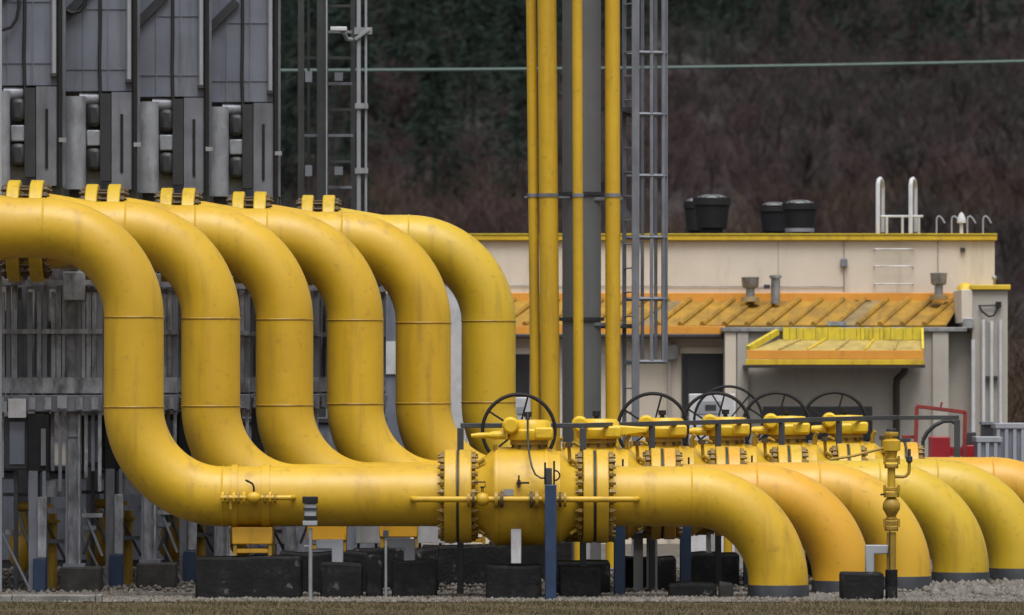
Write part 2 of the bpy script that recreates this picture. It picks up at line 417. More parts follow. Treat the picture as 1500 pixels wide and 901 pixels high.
pbox(valve, 'gear_cover', 'yellow_bright', X0(783), X0(810), Y0-0.30, Y0+0.10, zt+0.10, zt+0.245, 0.025)
plathe(valve, 'worm_housing', 'yellow_bright', (X0(748), Y0-0.30, Z0(623)), (0, 1, 0), [(0, 0), (0, 0.075), (0.03, 0.10), (0.16, 0.105), (0.62, 0.085), (0.66, 0.0)], 20)
MB().tube([(X0(742), Y0-0.12, Z0(637)), (X0(722), Y0-0.12, Z0(637.5)), (X0(717), Y0-0.12, Z0(637.5)), (X0(700), Y0-0.12, Z0(638)), (X0(690), Y0-0.12, Z0(638))],
          [0.055, 0.05, 0.035, 0.035, 0.02], 10).build('shaft_arm', 'yellow_bright', valve)
plathe(valve, 'indicator_cap', 'black', (xc, Y0-0.05, 0), (0, 0, 1), [(zt+0.338, 0.03), (zt+0.37, 0.03), (zt+0.37, 0.05), (zt+0.43, 0.05), (zt+0.43, 0.0)], 14)
WX = X0(760); WZ = 2.055; WY = Y0+0.48
hw = MB().tube([Vector((WX, WY, WZ))+Vector((math.cos(R(a)), 0, math.sin(R(a))))*0.445 for a in range(0, 360, 6)], 0.023, 8, closed=True).build('handwheel', 'black', valve)
for k in range(5):
    a = R(75+72*k)
    ptube(hw, 'spoke', 'black', [(WX+0.03*math.cos(a), WY, WZ+0.03*math.sin(a)), (WX+0.44*math.cos(a), WY, WZ+0.44*math.sin(a))], 0.012, 6)
plathe(hw, 'hub', 'black', (WX, WY-0.14, WZ), (0, 1, 0), [(0, 0), (0, 0.05), (0.18, 0.05), (0.18, 0)], 14)

outlet = thing('outlet_pipe', (X0(1140), Y0, 0), '', 'pipe', 'yellow outlet pipes curving down into the ground')
XO = X0(1140); RO = 1.06
MB().lathe((0, Y0, ZL), (1, 0, 0), flange_prof(X0(873), X0(891), 0.57), NS).build('flange', 'yellow', outlet)
path = [(X0(893), Y0, ZL), (X0(950), Y0, ZL)] + arc((XO-RO, Y0, ZL-RO), RO, 90, 0, 26) + [(XO, Y0, 0.17)]
MB().tube(path, PR, NS).build('pipe_wall', 'yellow', outlet)
weld(outlet, (XO-RO, Y0, ZL), (1, 0, 0), m='yellow')
plathe(outlet, 'ground_sleeve', 'pipe_wrap', (XO, Y0, 0), (0, 0, 1), [(-0.4, 0.376), (0.16, 0.376), (0.18, 0.370), (0.18, 0.3)], NS)

def rlab(i): return ['nearest of the six yellow S-bent riser pipes, in front of the others',
    'second yellow S-bent riser pipe counted from the front', 'third yellow S-bent riser pipe counted from the front',
    'fourth yellow S-bent riser pipe counted from the front', 'fifth yellow S-bent riser pipe, next to last from the front',
    'farthest yellow S-bent riser pipe, beside the tall vent pipes'][i]
def vlab(i): return ['large yellow ball valve in front with bolted flanges and a blue post',
    'second yellow ball valve from the front, with a gear arm and no handwheel', 'third yellow ball valve from the front with black handwheel',
    'fourth yellow ball valve from the front with black handwheel', 'fifth yellow ball valve from the front with black handwheel',
    'farthest yellow ball valve with black handwheel, behind the slim standpipe'][i]
def olab(i): return ['nearest yellow outlet pipe curving down into a dark sleeve', 'second outlet pipe from the front, painted a deeper orange yellow',
    'third outlet pipe from the front, behind the slim yellow standpipe', 'fourth yellow outlet pipe from the front, on the gravel',
    'fifth yellow outlet pipe, cut by the right edge of the picture', 'farthest outlet pipe, only its top showing at the right edge'][i]
riser['label'] = rlab(0); valve['label'] = vlab(0); outlet['label'] = olab(0)
OM = ['yellow', 'yellow_orange', 'yellow_pale', 'yellow_lemon', 'yellow_lemon', 'yellow_orange']
RM = ['yellow', 'yellow', 'yellow', 'yellow', 'yellow', 'yellow_lemon']
valves = [valve]
WR = random.Random(11)
WELDV = {c.data.name: k < 2 for k, c in enumerate([c for c in C.objects if c.parent == riser and stem(c.name) == 'weld_seam'])}
for i in range(1, 6):
    r_ = dup(riser, STEP*i, rlab(i), skip=('strap',) + (() if i in (1, 5) else ('long_seam',)))
    for c in C.objects:
        if c.parent == r_ and stem(c.name) == 'weld_seam': c.location.z += WR.uniform(-0.02, 0.02)*(1 if abs(c.location.z) < 9 else 0) if WELDV.get(c.data.name) else 0; c.location.x += 0 if WELDV.get(c.data.name) else WR.uniform(-0.05, 0.05)
    if RM[i] != 'yellow': setmat(r_, 'yellow', RM[i])
    v_ = dup(valve, STEP*i, vlab(i), skip=('handwheel', 'shaft_arm') if i == 1 else ())
    valves.append(v_)
    o_ = dup(outlet, STEP*i, olab(i))
    if OM[i] != 'yellow': setmat(o_, 'yellow', OM[i])
for o in [c for c in C.objects if c.parent == riser and stem(c.name) == 'long_seam']: bpy.data.objects.remove(o)
# second valve: long gear arm to the right
Y1 = Y0+STEP.y
v2 = valves[1]
MB().prism([P(888, 622, Y1-0.2), P(950, 626, Y1-0.2), P(948, 634, Y1-0.2), P(905, 640, Y1-0.2), P(888, 643, Y1-0.2)], (0, 0.22, 0)).build('gear_arm', 'yellow_bright', v2, bevel=0.02)

# small gear on the nearest valve: equalising line, pressure lever, cable
bp = thing('bypass_line', (X0(767), Y0-0.6, 0), 'thin yellow bypass line with small flanges across the nearest valve', 'pipe')
YB = Y0-0.66; ZB = Z0(730)
ptube(bp, 'tube', 'yellow', [(X0(606), Y0-PR+0.02, ZB), (X0(606), YB+0.05, ZB), (X0(609), YB+0.015, ZB), (X0(614), YB, ZB), (X0(924), YB, ZB), (X0(929), YB+0.015, ZB), (X0(932), YB+0.05, ZB), (X0(932), Y0-PR+0.02, ZB)], 0.036, 12)
for px, r, w in ((687, .085, .03), (694, .09, .03), (727, .10, .04), (735, .10, .04), (778, .10, .04), (786, .10, .04), (820, .09, .03), (827, .095, .03)):
    plathe(bp, 'small_flange', 'bolt_dark' if px in (694, 735, 778, 820) else 'yellow_dark', (X0(px), YB, ZB), (1, 0, 0), [(-w/2, 0), (-w/2, r), (w/2, r), (w/2, 0)], 16)
for px in (707, 803):
    plathe(bp, 'small_valve', 'yellow', (X0(px), YB, ZB), (1, 0, 0), [(-0.08, 0.03), (-0.06, 0.065), (0, 0.088), (0.06, 0.065), (0.08, 0.03)], 18, 60)
    ptube(bp, 'valve_stem', 'yellow_dark', [(X0(px), YB, ZB+0.07), (X0(px), YB-0.01, ZB+0.15)], 0.018, 8)
ptube(bp, 'valve_handle', 'black', [(X0(704), YB-0.03, ZB+0.15), (X0(711), YB-0.02, ZB+0.15), (X0(711), YB-0.02, ZB+0.21), (X0(694), YB-0.02, ZB+0.21)], 0.009, 6)
sl = thing('grease_fitting', (X0(762), Y0-0.62, 0), 'small dark lever fitting on the front of the nearest valve body', 'fitting')
plathe(sl, 'fitting_body', 'yellow_dark', (X0(760), Y0-0.66, Z0(705)), (0, 1, 0), [(0, 0), (0, .032), (.1, .032), (.1, 0)], 12)
ptube(sl, 'lever', 'black', [(X0(757), Y0-0.66, Z0(707)), (X0(765), Y0-0.67, Z0(706)), (X0(775), Y0-0.67, Z0(706))], 0.012, 6)
ptube(sl, 'pin', 'black', [(X0(760), Y0-0.67, Z0(695)), (X0(760), Y0-0.67, Z0(713))], 0.01, 6)
cb = [(X0(773), Y0-0.05, Z0(606)), (X0(773), Y0-0.24, Z0(607)), (X0(773), Y0-0.32, Z0(614)), (X0(773), Y0-0.34, Z0(640)), (X0(774), Y0-0.42, Z0(655)), (X0(776), Y0-0.60, Z0(670)), (X0(779), Y0-0.66, Z0(683)), (X0(784), Y0-0.69, Z0(694)), (X0(792), Y0-0.71, Z0(699)), (X0(800), Y0-0.74, Z0(699))]
c_ = MB().tube(cb, 0.012, 6).build('signal_cable', 'rubber'); tag(c_, 'thin black cable hanging down the front of the nearest valve', 'cable')

# drain fitting on nearest riser, by the lower bend
df = thing('drain_fitting', (X0(370), Y0-PR, 0), 'small yellow drain valve and tube on the side of the nearest riser pipe', 'fitting')
YD = Y0-PR-0.09; ZD = Z0(728)
ptube(df, 'tube', 'yellow', [(X0(326), YD, ZD), (X0(428), YD, ZD), (X0(431), YD+0.03, ZD), (X0(432), YD+0.12, ZD)], 0.030, 10)
for k, px in enumerate((329, 336, 345, 352, 360, 390, 398, 405)):
    rr = (.075, .075, .065, .075, .075, .07, .075, .07)[k]
    plathe(df, 'small_flange', 'yellow_dark' if k % 2 else 'yellow', (X0(px), YD, ZD), (1, 0, 0), [(-.014, 0), (-.014, rr), (.014, rr), (.014, 0)], 10)
plathe(df, 'small_valve', 'yellow', (X0(374), YD, ZD), (1, 0, 0), [(-.09, .03), (-.05, .06), (0, .075), (.05, .06), (.09, .03)], 16, 60)
ptube(df, 'valve_handle', 'black', [(X0(374), YD, ZD+.05), (X0(374), YD-.02, ZD+.13), (X0(372), YD-.02, ZD+.17), (X0(362), YD-.03, ZD+.215)], 0.013, 6)
ptube(df, 'stub', 'yellow_dark', [(X0(340), YD, ZD-.06), (X0(340), YD, ZD-.14)], 0.02, 8)

# ------------------------------------------------------------------ supports under the pipes
def group_copies(root, n, labels, start=1):
    for i in range(start, n): dup(root, STEP*i, labels[i])

sad = thing('pipe_saddle', (X0(370), Y0, 0), '', 'support', 'yellow saddles under the riser pipes')
pbox(sad, 'saddle_block', 'yellow_orange', X0(341), X0(400), Y0-0.24, Y0+0.24, Z0(797), Z0(769)-0.02, 0.015)
pbox(sad, 'cross_bar', 'yellow_orange', X0(347), X0(394), Y0-0.20, Y0+0.20, Z0(810), Z0(803), 0.01)
for px in (343, 394):
    pbox(sad, 'foot', 'yellow_dark', X0(px), X0(px+5), Y0-0.22, Y0+0.22, Z0(813), Z0(797)+0.003)
sl_ = ['yellow saddle under the nearest riser pipe on a dark plinth'] + [f'yellow saddle under the {ORD[i]} riser pipe, mostly hidden' for i in range(1, 6)]
sad['label'] = sl_[0]
group_copies(sad, 6, sl_)
def rough_block(name, x0, x1, d0, d1, z1, label, cat='block', m='bitumen', group=None, bevel=0.032):
    b = MB()
    nx = max(2, int((x1-x0)/0.22)); r = random.Random(name+label)
    # a block whose top edge is slightly uneven
    tops = [z1 + r.uniform(-0.022, 0.012) for _ in range(nx+1)]
    vs = []; fs = []
    for i in range(nx+1):
        x = x0+(x1-x0)*i/nx; j = r.uniform(-0.018, 0.018)
        vs += [(x, d0+j, -0.05), (x, d1, -0.05), (x, d1, tops[i]), (x, d0+j, tops[i])]
    for i in range(nx):
        a = i*4; c = a+4
        fs += [(a, c, c+3, a+3), (a+1, a+2, c+2, c+1), (a+3, c+3, c+2, a+2), (a, a+1, c+1, c)]
    fs += [(0, 3, 2, 1), (nx*4, nx*4+1, nx*4+2, nx*4+3)]
    b.add(vs, fs)
    o = b.build(name, m, bevel=bevel)
    return tag(o, label, cat, group)
GP = 'dark tarred concrete plinths under the pipes'
rough_block('concrete_plinth', X0(288), X0(442), Y0-0.35, Y0+0.42, Z0(813), 'long dark plinth with white scuffs under the nearest yellow saddle', 'plinth', group=GP)
for i in range(1, 5):
    o = STEP*i
    rough_block('concrete_plinth', X0(300)+o.x, X0(432)+o.x, Y0-0.3+o.y, Y0+0.3+o.y, Z0(813), f'dark plinth under the saddle of the {ORD[i]} riser pipe', 'plinth', group=GP)
rough_block('concrete_plinth', X0(470), X0(531), Y0-0.3, Y0+0.3, Z0(824), 'square dark plinth behind the slim marker post', 'plinth', group=GP)
rough_block('concrete_plinth', X0(536), X0(560), Y0-0.1, Y0+0.4, Z0(812), 'narrow dark plinth between two square plinths under the nearest riser', 'plinth', group=GP)
rough_block('concrete_plinth', X0(574), X0(640), Y0-0.05, Y0+0.5, Z0(820), 'square dark plinth left of the nearest valve', 'plinth', group=GP)
for i in range(6):
    o = STEP*i
    rough_block('concrete_plinth', X0(712)+o.x, X0(793)+o.x, Y0-0.5+o.y, Y0+0.45+o.y, Z0(826), ['dark plinth under the nearest valve, carrying a pale post'][0] if i == 0 else f'dark plinth under the {ORD[i]} valve', 'plinth', group=GP)
rough_block('concrete_plinth', X0(819), X0(880), Y0-0.1, Y0+0.45, Z0(830), 'dark plinth right of the blue post under the nearest valve', 'plinth', group=GP)
rough_block('concrete_plinth', X0(980), X0(1050), Y0+0.0, Y0+0.5, Z0(855), 'low dark slab in the gap left of the nearest outlet pipe', 'plinth', group=GP)
rough_block('concrete_plinth', X0(1053), X0(1074), Y0-0.1, Y0+0.2, Z0(852), 'small rough block left of the nearest outlet pipe sleeve', 'plinth', m='concrete_dark', group=GP)

leg = thing('pale_support_post', (X0(755), Y0-0.5, 0), '', 'post', 'pale support posts under the valves')
pbox(leg, 'post_shaft', 'white_paint', X0(748.5), X0(763.5), Y0-0.46, Y0-0.34, Z0(824), Z0(749), 0.008)
pbox(leg, 'cap_plate', 'yellow_dark', X0(746), X0(766), Y0-0.48, Y0-0.32, Z0(749)+0.001, Z0(745), 0)
ll = ['pale post standing on the dark plinth in front of the nearest valve'] + [f'pale post under the {ORD[i]} valve' for i in range(1, 6)]
leg['label'] = ll[0]; group_copies(leg, 5, ll)
bl = thing('blue_post', (X0(806), Y0-0.8, 0), '', 'post', 'blue painted posts beside the valves')
pbox(bl, 'post_shaft', 'blue_paint', X0(797.5), X0(814.5), Y0-0.86, Y0-0.74, -0.05, Z0(708), 0.012)
bl_top = pbox(bl, 'post_head', 'grey_dark', X0(799), X0(808), Y0-0.84, Y0-0.77, Z0(708)+0.001, Z0(684), 0.01)
ptube(bl, 'head_rod', 'black', [(X0(798), Y0-0.80, Z0(708)), (X0(798), Y0-0.80, Z0(676))], 0.012, 6)
ptube(bl, 'head_rod', 'black', [(X0(811), Y0-0.80, Z0(708)), (X0(811), Y0-0.80, Z0(674))], 0.012, 6)
ptube(bl, 'head_loop', 'black', arc((X0(812), Y0-0.8, Z0(695)), 0.06, 90, -90, 8), 0.01, 6)
bll = ['tall blue post with a dark head in front of the nearest valve'] + [f'blue post beside the {ORD[i]} valve, under the pipes' for i in range(1, 6)]
bl['label'] = bll[0]; group_copies(bl, 4, bll)

# bent grey conduits
def conduit(name, pts, label, w=0.14):
    t = tag(MB().tube(pts, w/2*1.2, 4).build(name, 'grey_light', None, 30), label, 'conduit', 'bent grey conduits at the plinths')
    return t
for i, lab in ((0, 'bent grey conduit on the plinth beside the marker post'), (1, 'bent grey conduit on the square plinth left of the nearest valve')):
    o = 105*i; yy = Y0+0.25*i-0.1
    b = MB()
    x0, x1, x2 = X0(463+o), X0(486+o), X0(503+o); za, zb, zc = Z0(790), Z0(804), Z0(827)
    b.prism([(x0, yy, za), (x2, yy, za), (x2, yy, zc), (x1, yy, zc), (x1, yy, zb), (x0, yy, zb)], (0, 0.14, 0))
    tag(b.build('bent_conduit', 'grey_light', bevel=0.012), lab, 'conduit', 'bent grey conduits at the plinths')
b = MB(); yy = Y0-0.75; xa, xb, xcn = X0(1263), X0(1276), X0(1296); za, zb, zc = Z0(796), Z0(809), Z0(836)
b.prism([(xa, yy, za), (xcn, yy, za), (xcn, yy, zb), (xb, yy, zb), (xb, yy, zc), (xa, yy, zc)], (0, 0.13, 0))
tag(b.build('bent_conduit', 'grey_light', bevel=0.012), 'bent grey conduit beside the slim yellow standpipe', 'conduit', 'bent grey conduits at the plinths')
rough_block('concrete_plinth', X0(1227), X0(1289), Y0-0.85, Y0-0.35, Z0(834), 'black box-shaped plinth beside the slim yellow standpipe', 'plinth', group=GP)

# marker post in front of nearest riser
mp = thing('marker_post', (X0(457), Y0-0.55, 0), 'slim grey marker post with a dark banded head before the nearest riser', 'post')
YM = Y0-0.62
ptube(mp, 'post_shaft', 'galvanised', [(X0(457), YM, -0.05), (X0(457), YM, Z0(772))], 0.024, 10)
pbox(mp, 'head', 'grey_light', X0(448.5), X0(465.5), YM-0.05, YM+0.05, Z0(760), Z0(736), 0.008)
pbox(mp, 'head_cap', 'black', X0(445.5), X0(468), YM-0.07, YM+0.07, Z0(736)+0.001, Z0(726), 0.008)
pbox(mp, 'band', 'grey_dark', X0(447), X0(467), YM-0.06, YM+0.06, Z0(746), Z0(742), 0)
pbox(mp, 'band', 'black', X0(448), X0(466.5), YM-0.058, YM+0.058, Z0(761), Z0(754), 0)
pbox(mp, 'collar', 'grey_light', X0(446), X0(467), YM-0.06, YM+0.06, Z0(768), Z0(761)-0.001, 0.006)
ptube(mp, 'side_arm', 'galvanised', [(X0(448), YM, Z0(798)), (X0(457), YM, Z0(798))], 0.012, 6)
t = thing('thin_stake', (X0(566), Y0-0.3, 0), 'thin grey stake under the nearest riser, left of its valve', 'stake')
ptube(t, 'stake_shaft', 'galvanised', [(X0(566), Y0-0.35, -0.05), (X0(566), Y0-0.35, Z0(786))], 0.016, 8)
pbox(t, 'stake_head', 'grey_dark', X0(562), X0(570), Y0-0.38, Y0-0.32, Z0(786), Z0(776))

# standpipe in front of the outlets at right
YS = Y0-0.68
st = thing('standpipe', (X0(1301), YS, 0), 'slim yellow standpipe with stacked flanges and a black foot', 'standpipe')
xs = X0(1301)
Zs = lambda y: Z0(y)
plathe(st, 'black_foot', 'bitumen', (xs, YS, 0), (0, 0, 1), [(-0.05, 0.075), (Zs(832), 0.075), (Zs(832), 0.04)], 18)
plathe(st, 'lower_tube', 'yellow_dark', (xs, YS, 0), (0, 0, 1), [(Zs(833), 0.058), (Zs(778), 0.058)], 18)
def disc(y0, y1, r, m='yellow_dark', n=20, nm='flange'):
    plathe(st, nm, m, (xs, YS, 0), (0, 0, 1), [(Zs(y1), 0.03), (Zs(y1), r*0.95), (Zs(y1)+0.006, r), (Zs(y0)-0.006, r), (Zs(y0), r*0.95), (Zs(y0), 0.03)], n)
disc(770, 776, 0.085); disc(761, 768, 0.095); disc(756, 760, 0.07)
plathe(st, 'valve_bulb', 'yellow_dark', (xs, YS, 0), (0, 0, 1), [(Zs(756), 0.05), (Zs(750), 0.075), (Zs(744), 0.105), (Zs(736), 0.105), (Zs(730), 0.075), (Zs(727), 0.05)], 20, 50)
disc(720, 727, 0.095); disc(712, 718, 0.10)
plathe(st, 'upper_tube', 'yellow', (xs, YS, 0), (0, 0, 1), [(Zs(712), 0.048), (Zs(685), 0.048)], 18)
disc(679, 685, 0.085); disc(670, 676, 0.095)
plathe(st, 'upper_valve', 'yellow', (xs, YS, 0), (0, 0, 1), [(Zs(670), 0.06), (Zs(660), 0.075), (Zs(659), 0.11), (Zs(645), 0.11), (Zs(643), 0.08), (Zs(640), 0.05)], 20)
disc(632, 639, 0.085); disc(627, 631, 0.06, 'grey_dark')
ptube(st, 'long_lever', 'yellow_dark', [(xs-0.08, YS-0.02, Zs(655)), (X0(1245), YS-0.03, Zs(667)), (X0(1212), YS-0.03, Zs(672))], 0.016, 8)
ptube(st, 'side_branch', 'yellow_dark', [(xs, YS, Zs(697)), (X0(1318), YS, Zs(697))] + [(X0(1322), YS, Zs(696)), (X0(1326), YS, Zs(692)), (X0(1327), YS, Zs(686)), (X0(1327), YS, Zs(676))], 0.020, 10)
plathe(st, 'branch_valve', 'grey_dark', (X0(1327), YS, 0), (0, 0, 1), [(Zs(677), 0.02), (Zs(675), 0.04), (Zs(668), 0.04), (Zs(667), 0.02), (Zs(657), 0.02), (Zs(656), 0.0)], 12)
for y in (673, 715, 764):
    for s in (-1, 1):
        ptube(st, 'bolt', 'yellow_dark', [(xs+s*0.085, YS-0.06, Zs(y-6)), (xs+s*0.085, YS-0.06, Zs(y+6))], 0.016, 6)
ptube(st, 'side_tap', 'grey_dark', [(xs-0.05, YS-0.02, Zs(722)), (X0(1285), YS-0.02, Zs(723))], 0.012, 6)
ptube(st, 'gauge_line', 'rubber', [(X0(1298), YS-0.085, Zs(776)), (X0(1297.5), YS-0.085, Zs(800)), (X0(1298), YS-0.085, Zs(834))], 0.008, 6)

# ------------------------------------------------------------------ handrail beside the valves
ZR = 2.115; YR = [80.86, 82.58, 84.30, 86.02, 87.74, 89.46]
RX = [X0(754+100)*1.0107, PX(955, 82.58), PX(1052, 84.30), PX(1145, 86.02), PX(1229, 87.74), PX(1314, 89.46)]
rail = thing('handrail', (RX[1], YR[1], 0), 'dark grey square handrail running along beside the valves', 'railing')
xa = PX(674.5, 80.86)
def sqbar(par, name, m, a, b, w, h=None):
    a = Vector(a); b = Vector(b); d = (b-a).normalized(); h = h or w
    up = Vector((0, 0, 1)) if abs(d.z) < 0.9 else Vector((0, 1, 0))
    s = d.cross(up).normalized()*w/2; u = s.cross(d).normalized()*h/2
    return MB().prism([a+s+u, a-s+u, a-s-u, a+s-u], b-a).build(name, m, par, bevel=0.006)
xe = PX(1402, 89.46)
pts = [Vector((xa, YR[0], ZR))] + [Vector((RX[i], YR[i], ZR+0.008*i)) for i in range(6)] + [Vector((xe, YR[5], ZR+0.04))]
for k in range(len(pts)-1): sqbar(rail, 'top_rail', 'rail_grey', pts[k], pts[k+1]+(pts[k+1]-pts[k]).normalized()*0.025, 0.06)
for k in (0, 1, 2, 3, 4, 5, 7):
    p = pts[k]; z1 = p.z-0.029
    pbox(rail, 'post', 'rail_grey', p.x-0.04, p.x+0.04, p.y-0.04, p.y+0.04, -0.05, z1, 0.006)

# ------------------------------------------------------------------ tall vent pipes, column, ladder
YV = 93.0
def vent(px0t, px1t, px0b, px1b, Y, label, ztop):
    r = (px1t-px0t)/2/S(Y)
    yb = HOR+CZ*S(Y)
    # leans a little: interpolate the centre between the top of the picture and row 590
    ct, cb_ = (px0t+px1t)/2, (px0b+px1b)/2
    f = lambda y: PX(cb_+(ct-cb_)*(590-y)/590.0, Y)
    zt_ = ztop; ytop = HOR-(ztop-CZ)*S(Y)
    o = thing('vent_pipe', (f(yb), Y, 0), label, 'pipe', 'tall yellow vent pipes')
    MB().tube([(f(yb), Y, -0.05), (f(300), Y, PZ(300, Y)), (f(ytop), Y, ztop)], r, 28).build('tube', 'yellow', o)
    MB().ring((f(286), Y, PZ(286, Y)), (0, 0, 1), [(-0.025, r-0.004), (-0.025, r+0.012), (0.025, r+0.012), (0.025, r-0.004)], 28).build('clamp_ring', 'grey_steel', o)
    plathe(o, 'rain_cap', 'yellow', (f(ytop), Y, ztop), (0, 0, 1), [(-0.05, r+0.01), (0.02, r+0.01), (0.05, r*0.6), (0.06, 0)], 20)
    return o
vent(770.5, 785.5, 777, 792, YV, 'slim yellow vent pipe at the left of the grey column', 10.4)
vent(787, 815, 794, 818, YV-0.15, 'thickest tall yellow vent pipe, second from the left', 10.6)
vent(838, 853, 840, 855, YV-0.55, 'slim yellow vent pipe standing against the grey column', 10.2)
vent(886, 908, 887, 909, YV-0.1, 'yellow vent pipe between the grey column and the caged ladder', 10.8)
cl = thing('steel_column', (PX(851, YV), YV, 0), 'tall square grey steel column behind the yellow vent pipes', 'column')
cx, cy = PX(852, YV+0.25), YV+0.25
a = 0.405/2; th = R(33)
def rot(x, y): return (cx+x*math.cos(th)-y*math.sin(th), cy+x*math.sin(th)+y*math.cos(th))
MB().prism([Vector((*rot(*q), -0.05)) for q in ((-a, -a), (a, -a), (a, a), (-a, a))], (0, 0, 11.2)).build('shaft', 'grey_column', cl, bevel=0.012)
for y in (286, 470):
    z = PZ(y, YV)
    MB().prism([Vector((*rot(*q), z)) for q in ((-a-.03, -a-.03), (a+.03, -a-.03), (a+.03, a+.03), (-a-.03, a+.03))], (0, 0, 0.05)).build('collar', 'grey_dark', cl)
    sqbar(cl, 'bracket_arm', 'grey_steel', (PX(768, YV), YV+0.03+PZ(0, YV)*0, z-0.03), (PX(840, YV), YV+0.12, z-0.03), 0.03, 0.03) if y == 286 else None
    sqbar(cl, 'bracket_arm', 'grey_steel', (PX(862, YV), YV+0.13, z-0.05), (PX(912, YV), YV+0.13, z-0.05), 0.03, 0.05)

YL = 93.5
ld = thing('caged_ladder', (PX(925, YL), YL, 0), 'grey steel ladder with safety cage beside the yellow vent pipes', 'ladder')
pa = Vector((PX(914.5, YL+0.2), YL+0.2, 0)); pb = Vector((PX(931, YL-0.2), YL-0.2, 0))
sqbar(ld, 'rail', 'grey_steel', pa+Vector((0, 0, 1.2)), pa+Vector((0, 0, 10.8)), 0.06, 0.05)
sqbar(ld, 'rail', 'grey_steel', pb+Vector((0, 0, -0.05)), pb+Vector((0, 0, 10.8)), 0.11, 0.07)
z = PZ(604, YL); dz = 35.2/S(YL)
while z < 10.6:
    ptube(ld, 'rung', 'galvanised', [pa+Vector((0, 0, z)), pb+Vector((0, 0, z))], 0.013, 6); z += dz
mid = (pa+pb)/2; u = Vector((1, 0.12, 0)).normalized(); wv = (pb-pa)/2
def hoop_pt(t):     # t 0..1 from the far rail round to the near rail
    an = math.pi*t
    return mid - wv*math.cos(an)*1.05 + u*(math.sin(an)**0.7*0.50)
for y in (-12, 78, 168, 258, 348, 438, 530):
    z = PZ(y, YL)
    MB().tube([hoop_pt(k/16)+Vector((0, 0, z)) for k in range(17)], 0.028, 4).build('hoop', 'grey_steel', ld)
for t in (0.12, 0.28, 0.42, 0.58, 0.72, 0.9):
    q = hoop_pt(t)+u*0.01
    sqbar(ld, 'cage_strip', 'grey_steel', q+Vector((0, 0, PZ(531, YL))), q+Vector((0, 0, 9.2)), 0.05, 0.03)
for y in (161, 478):
    z = PZ(y, YL)
    pbox(ld, 'wall_bracket', 'grey_dark', PX(880, YL), PX(936, YL), YL-0.12, YL+0.25, z-0.03, z+0.03)

# ------------------------------------------------------------------ masts left of the vent pipes
def pole(name, px, Y, r, top, m, label, cat, group=None):
    o = thing(name, (PX(px, Y), Y, 0), label, cat, group)
    ptube(o, 'shaft', m, [(PX(px, Y), Y, -0.05), (PX(px, Y), Y, top)], r, 12)
    return o
YT = 95.0
tp = thing('twin_pole', (PX(530, YT), YT, 0), 'pale twin-tube pole with clamps right of the grey units', 'pole')
ptube(tp, 'shaft', 'grey_light', [(PX(525.5, YT), YT, -0.05), (PX(525.5, YT), YT, 9.6)], 0.031, 10)
ptube(tp, 'shaft', 'grey_light', [(PX(536, YT), YT, -0.05), (PX(536, YT), YT, 9.6)], 0.018, 8)
for y in (155, 250, 345):
    pxbox(tp, 'clamp', 'galvanised', 520, 539, y-4, y+4, YT-0.06, 0.12)
pxbox(tp, 'clamp', 'galvanised', 519, 545, 40, 50, YT-0.05, 0.08)
sqbar(tp, 'arm', 'galvanised', P(520, 58, YT-0.04), P(541, 43, YT-0.04), 0.06, 0.05)
lm = thing('lattice_mast', (PX(458, 97), 97, 0), 'dark lattice mast with rungs behind the grey units', 'mast')
for px, w, y in ((441, 0.09, 97), (472.5, 0.16, 97), (452, 0.04, 97.4), (517, 0.07, 97.3)):
    X = PX(px, y); pbox(lm, 'leg', 'mast_dark', X-w/2, X+w/2, y-w/2, y+w/2, -0.05, 9.8)
sqbar(lm, 'leg', 'grey_light', P(478.5, 860, 96.85)*1.0, P(478.5, -60, 96.85), 0.02)
for k, y in enumerate(range(-30, 560, 38)):
    X = (PX(478, 97), PX(515, 97)) if k % 3 else (PX(441, 97), PX(517, 97))
    pbox(lm, 'rung', 'mast_dark' if k % 2 else 'grey_steel', X[0], X[1], 97.1, 97.15, PZ(y, 97)-0.02, PZ(y, 97)+0.02)
for y in (112, 250):
    pxbox(lm, 'junction_box', 'grey_steel', 447, 457, y-8, y+8, 96.7, 0.12); pxbox(lm, 'junction_box', 'grey_steel', 490, 502, y-6, y+6, 96.9, 0.12)
fl = thing('floodlight', (PX(496, 96.5), 96.5, PZ(60, 96.5)), 'small pale floodlight on a bracket of the dark lattice mast', 'lamp')
pxbox(fl, 'lamp_head', 'white_paint', 484, 508, 39, 45, 96.4, 0.25, 0.01)
MB().tube([P(500, 45, 96.5), P(505, 50, 96.5), P(508, 57, 96.6), P(515, 58, 97.2)], 0.03, 8).build('bracket', 'grey_light', fl)

YW = 128.0
wpts = []
for k in range(25):
    px = 330+(1700-330)*k/24; t = (px-410)/1090
    wpts.append(P(px, 103.5-3*t-10.5*t*t, YW))
tag(MB().tube(wpts, 0.034, 8).build('overhead_cable', 'teal_cable'), 'thin teal green overhead cable crossing in front of the wood', 'cable')
for px, y in ((330, 100), (1700, 80)):
    p = pole('cable_pole', px, YW+0.1, 0.13, PZ(y-25, YW), 'grey_dark', 'dark pole carrying the left end of the green cable' if px < 700 else 'dark pole carrying the right end of the green cable', 'pole')

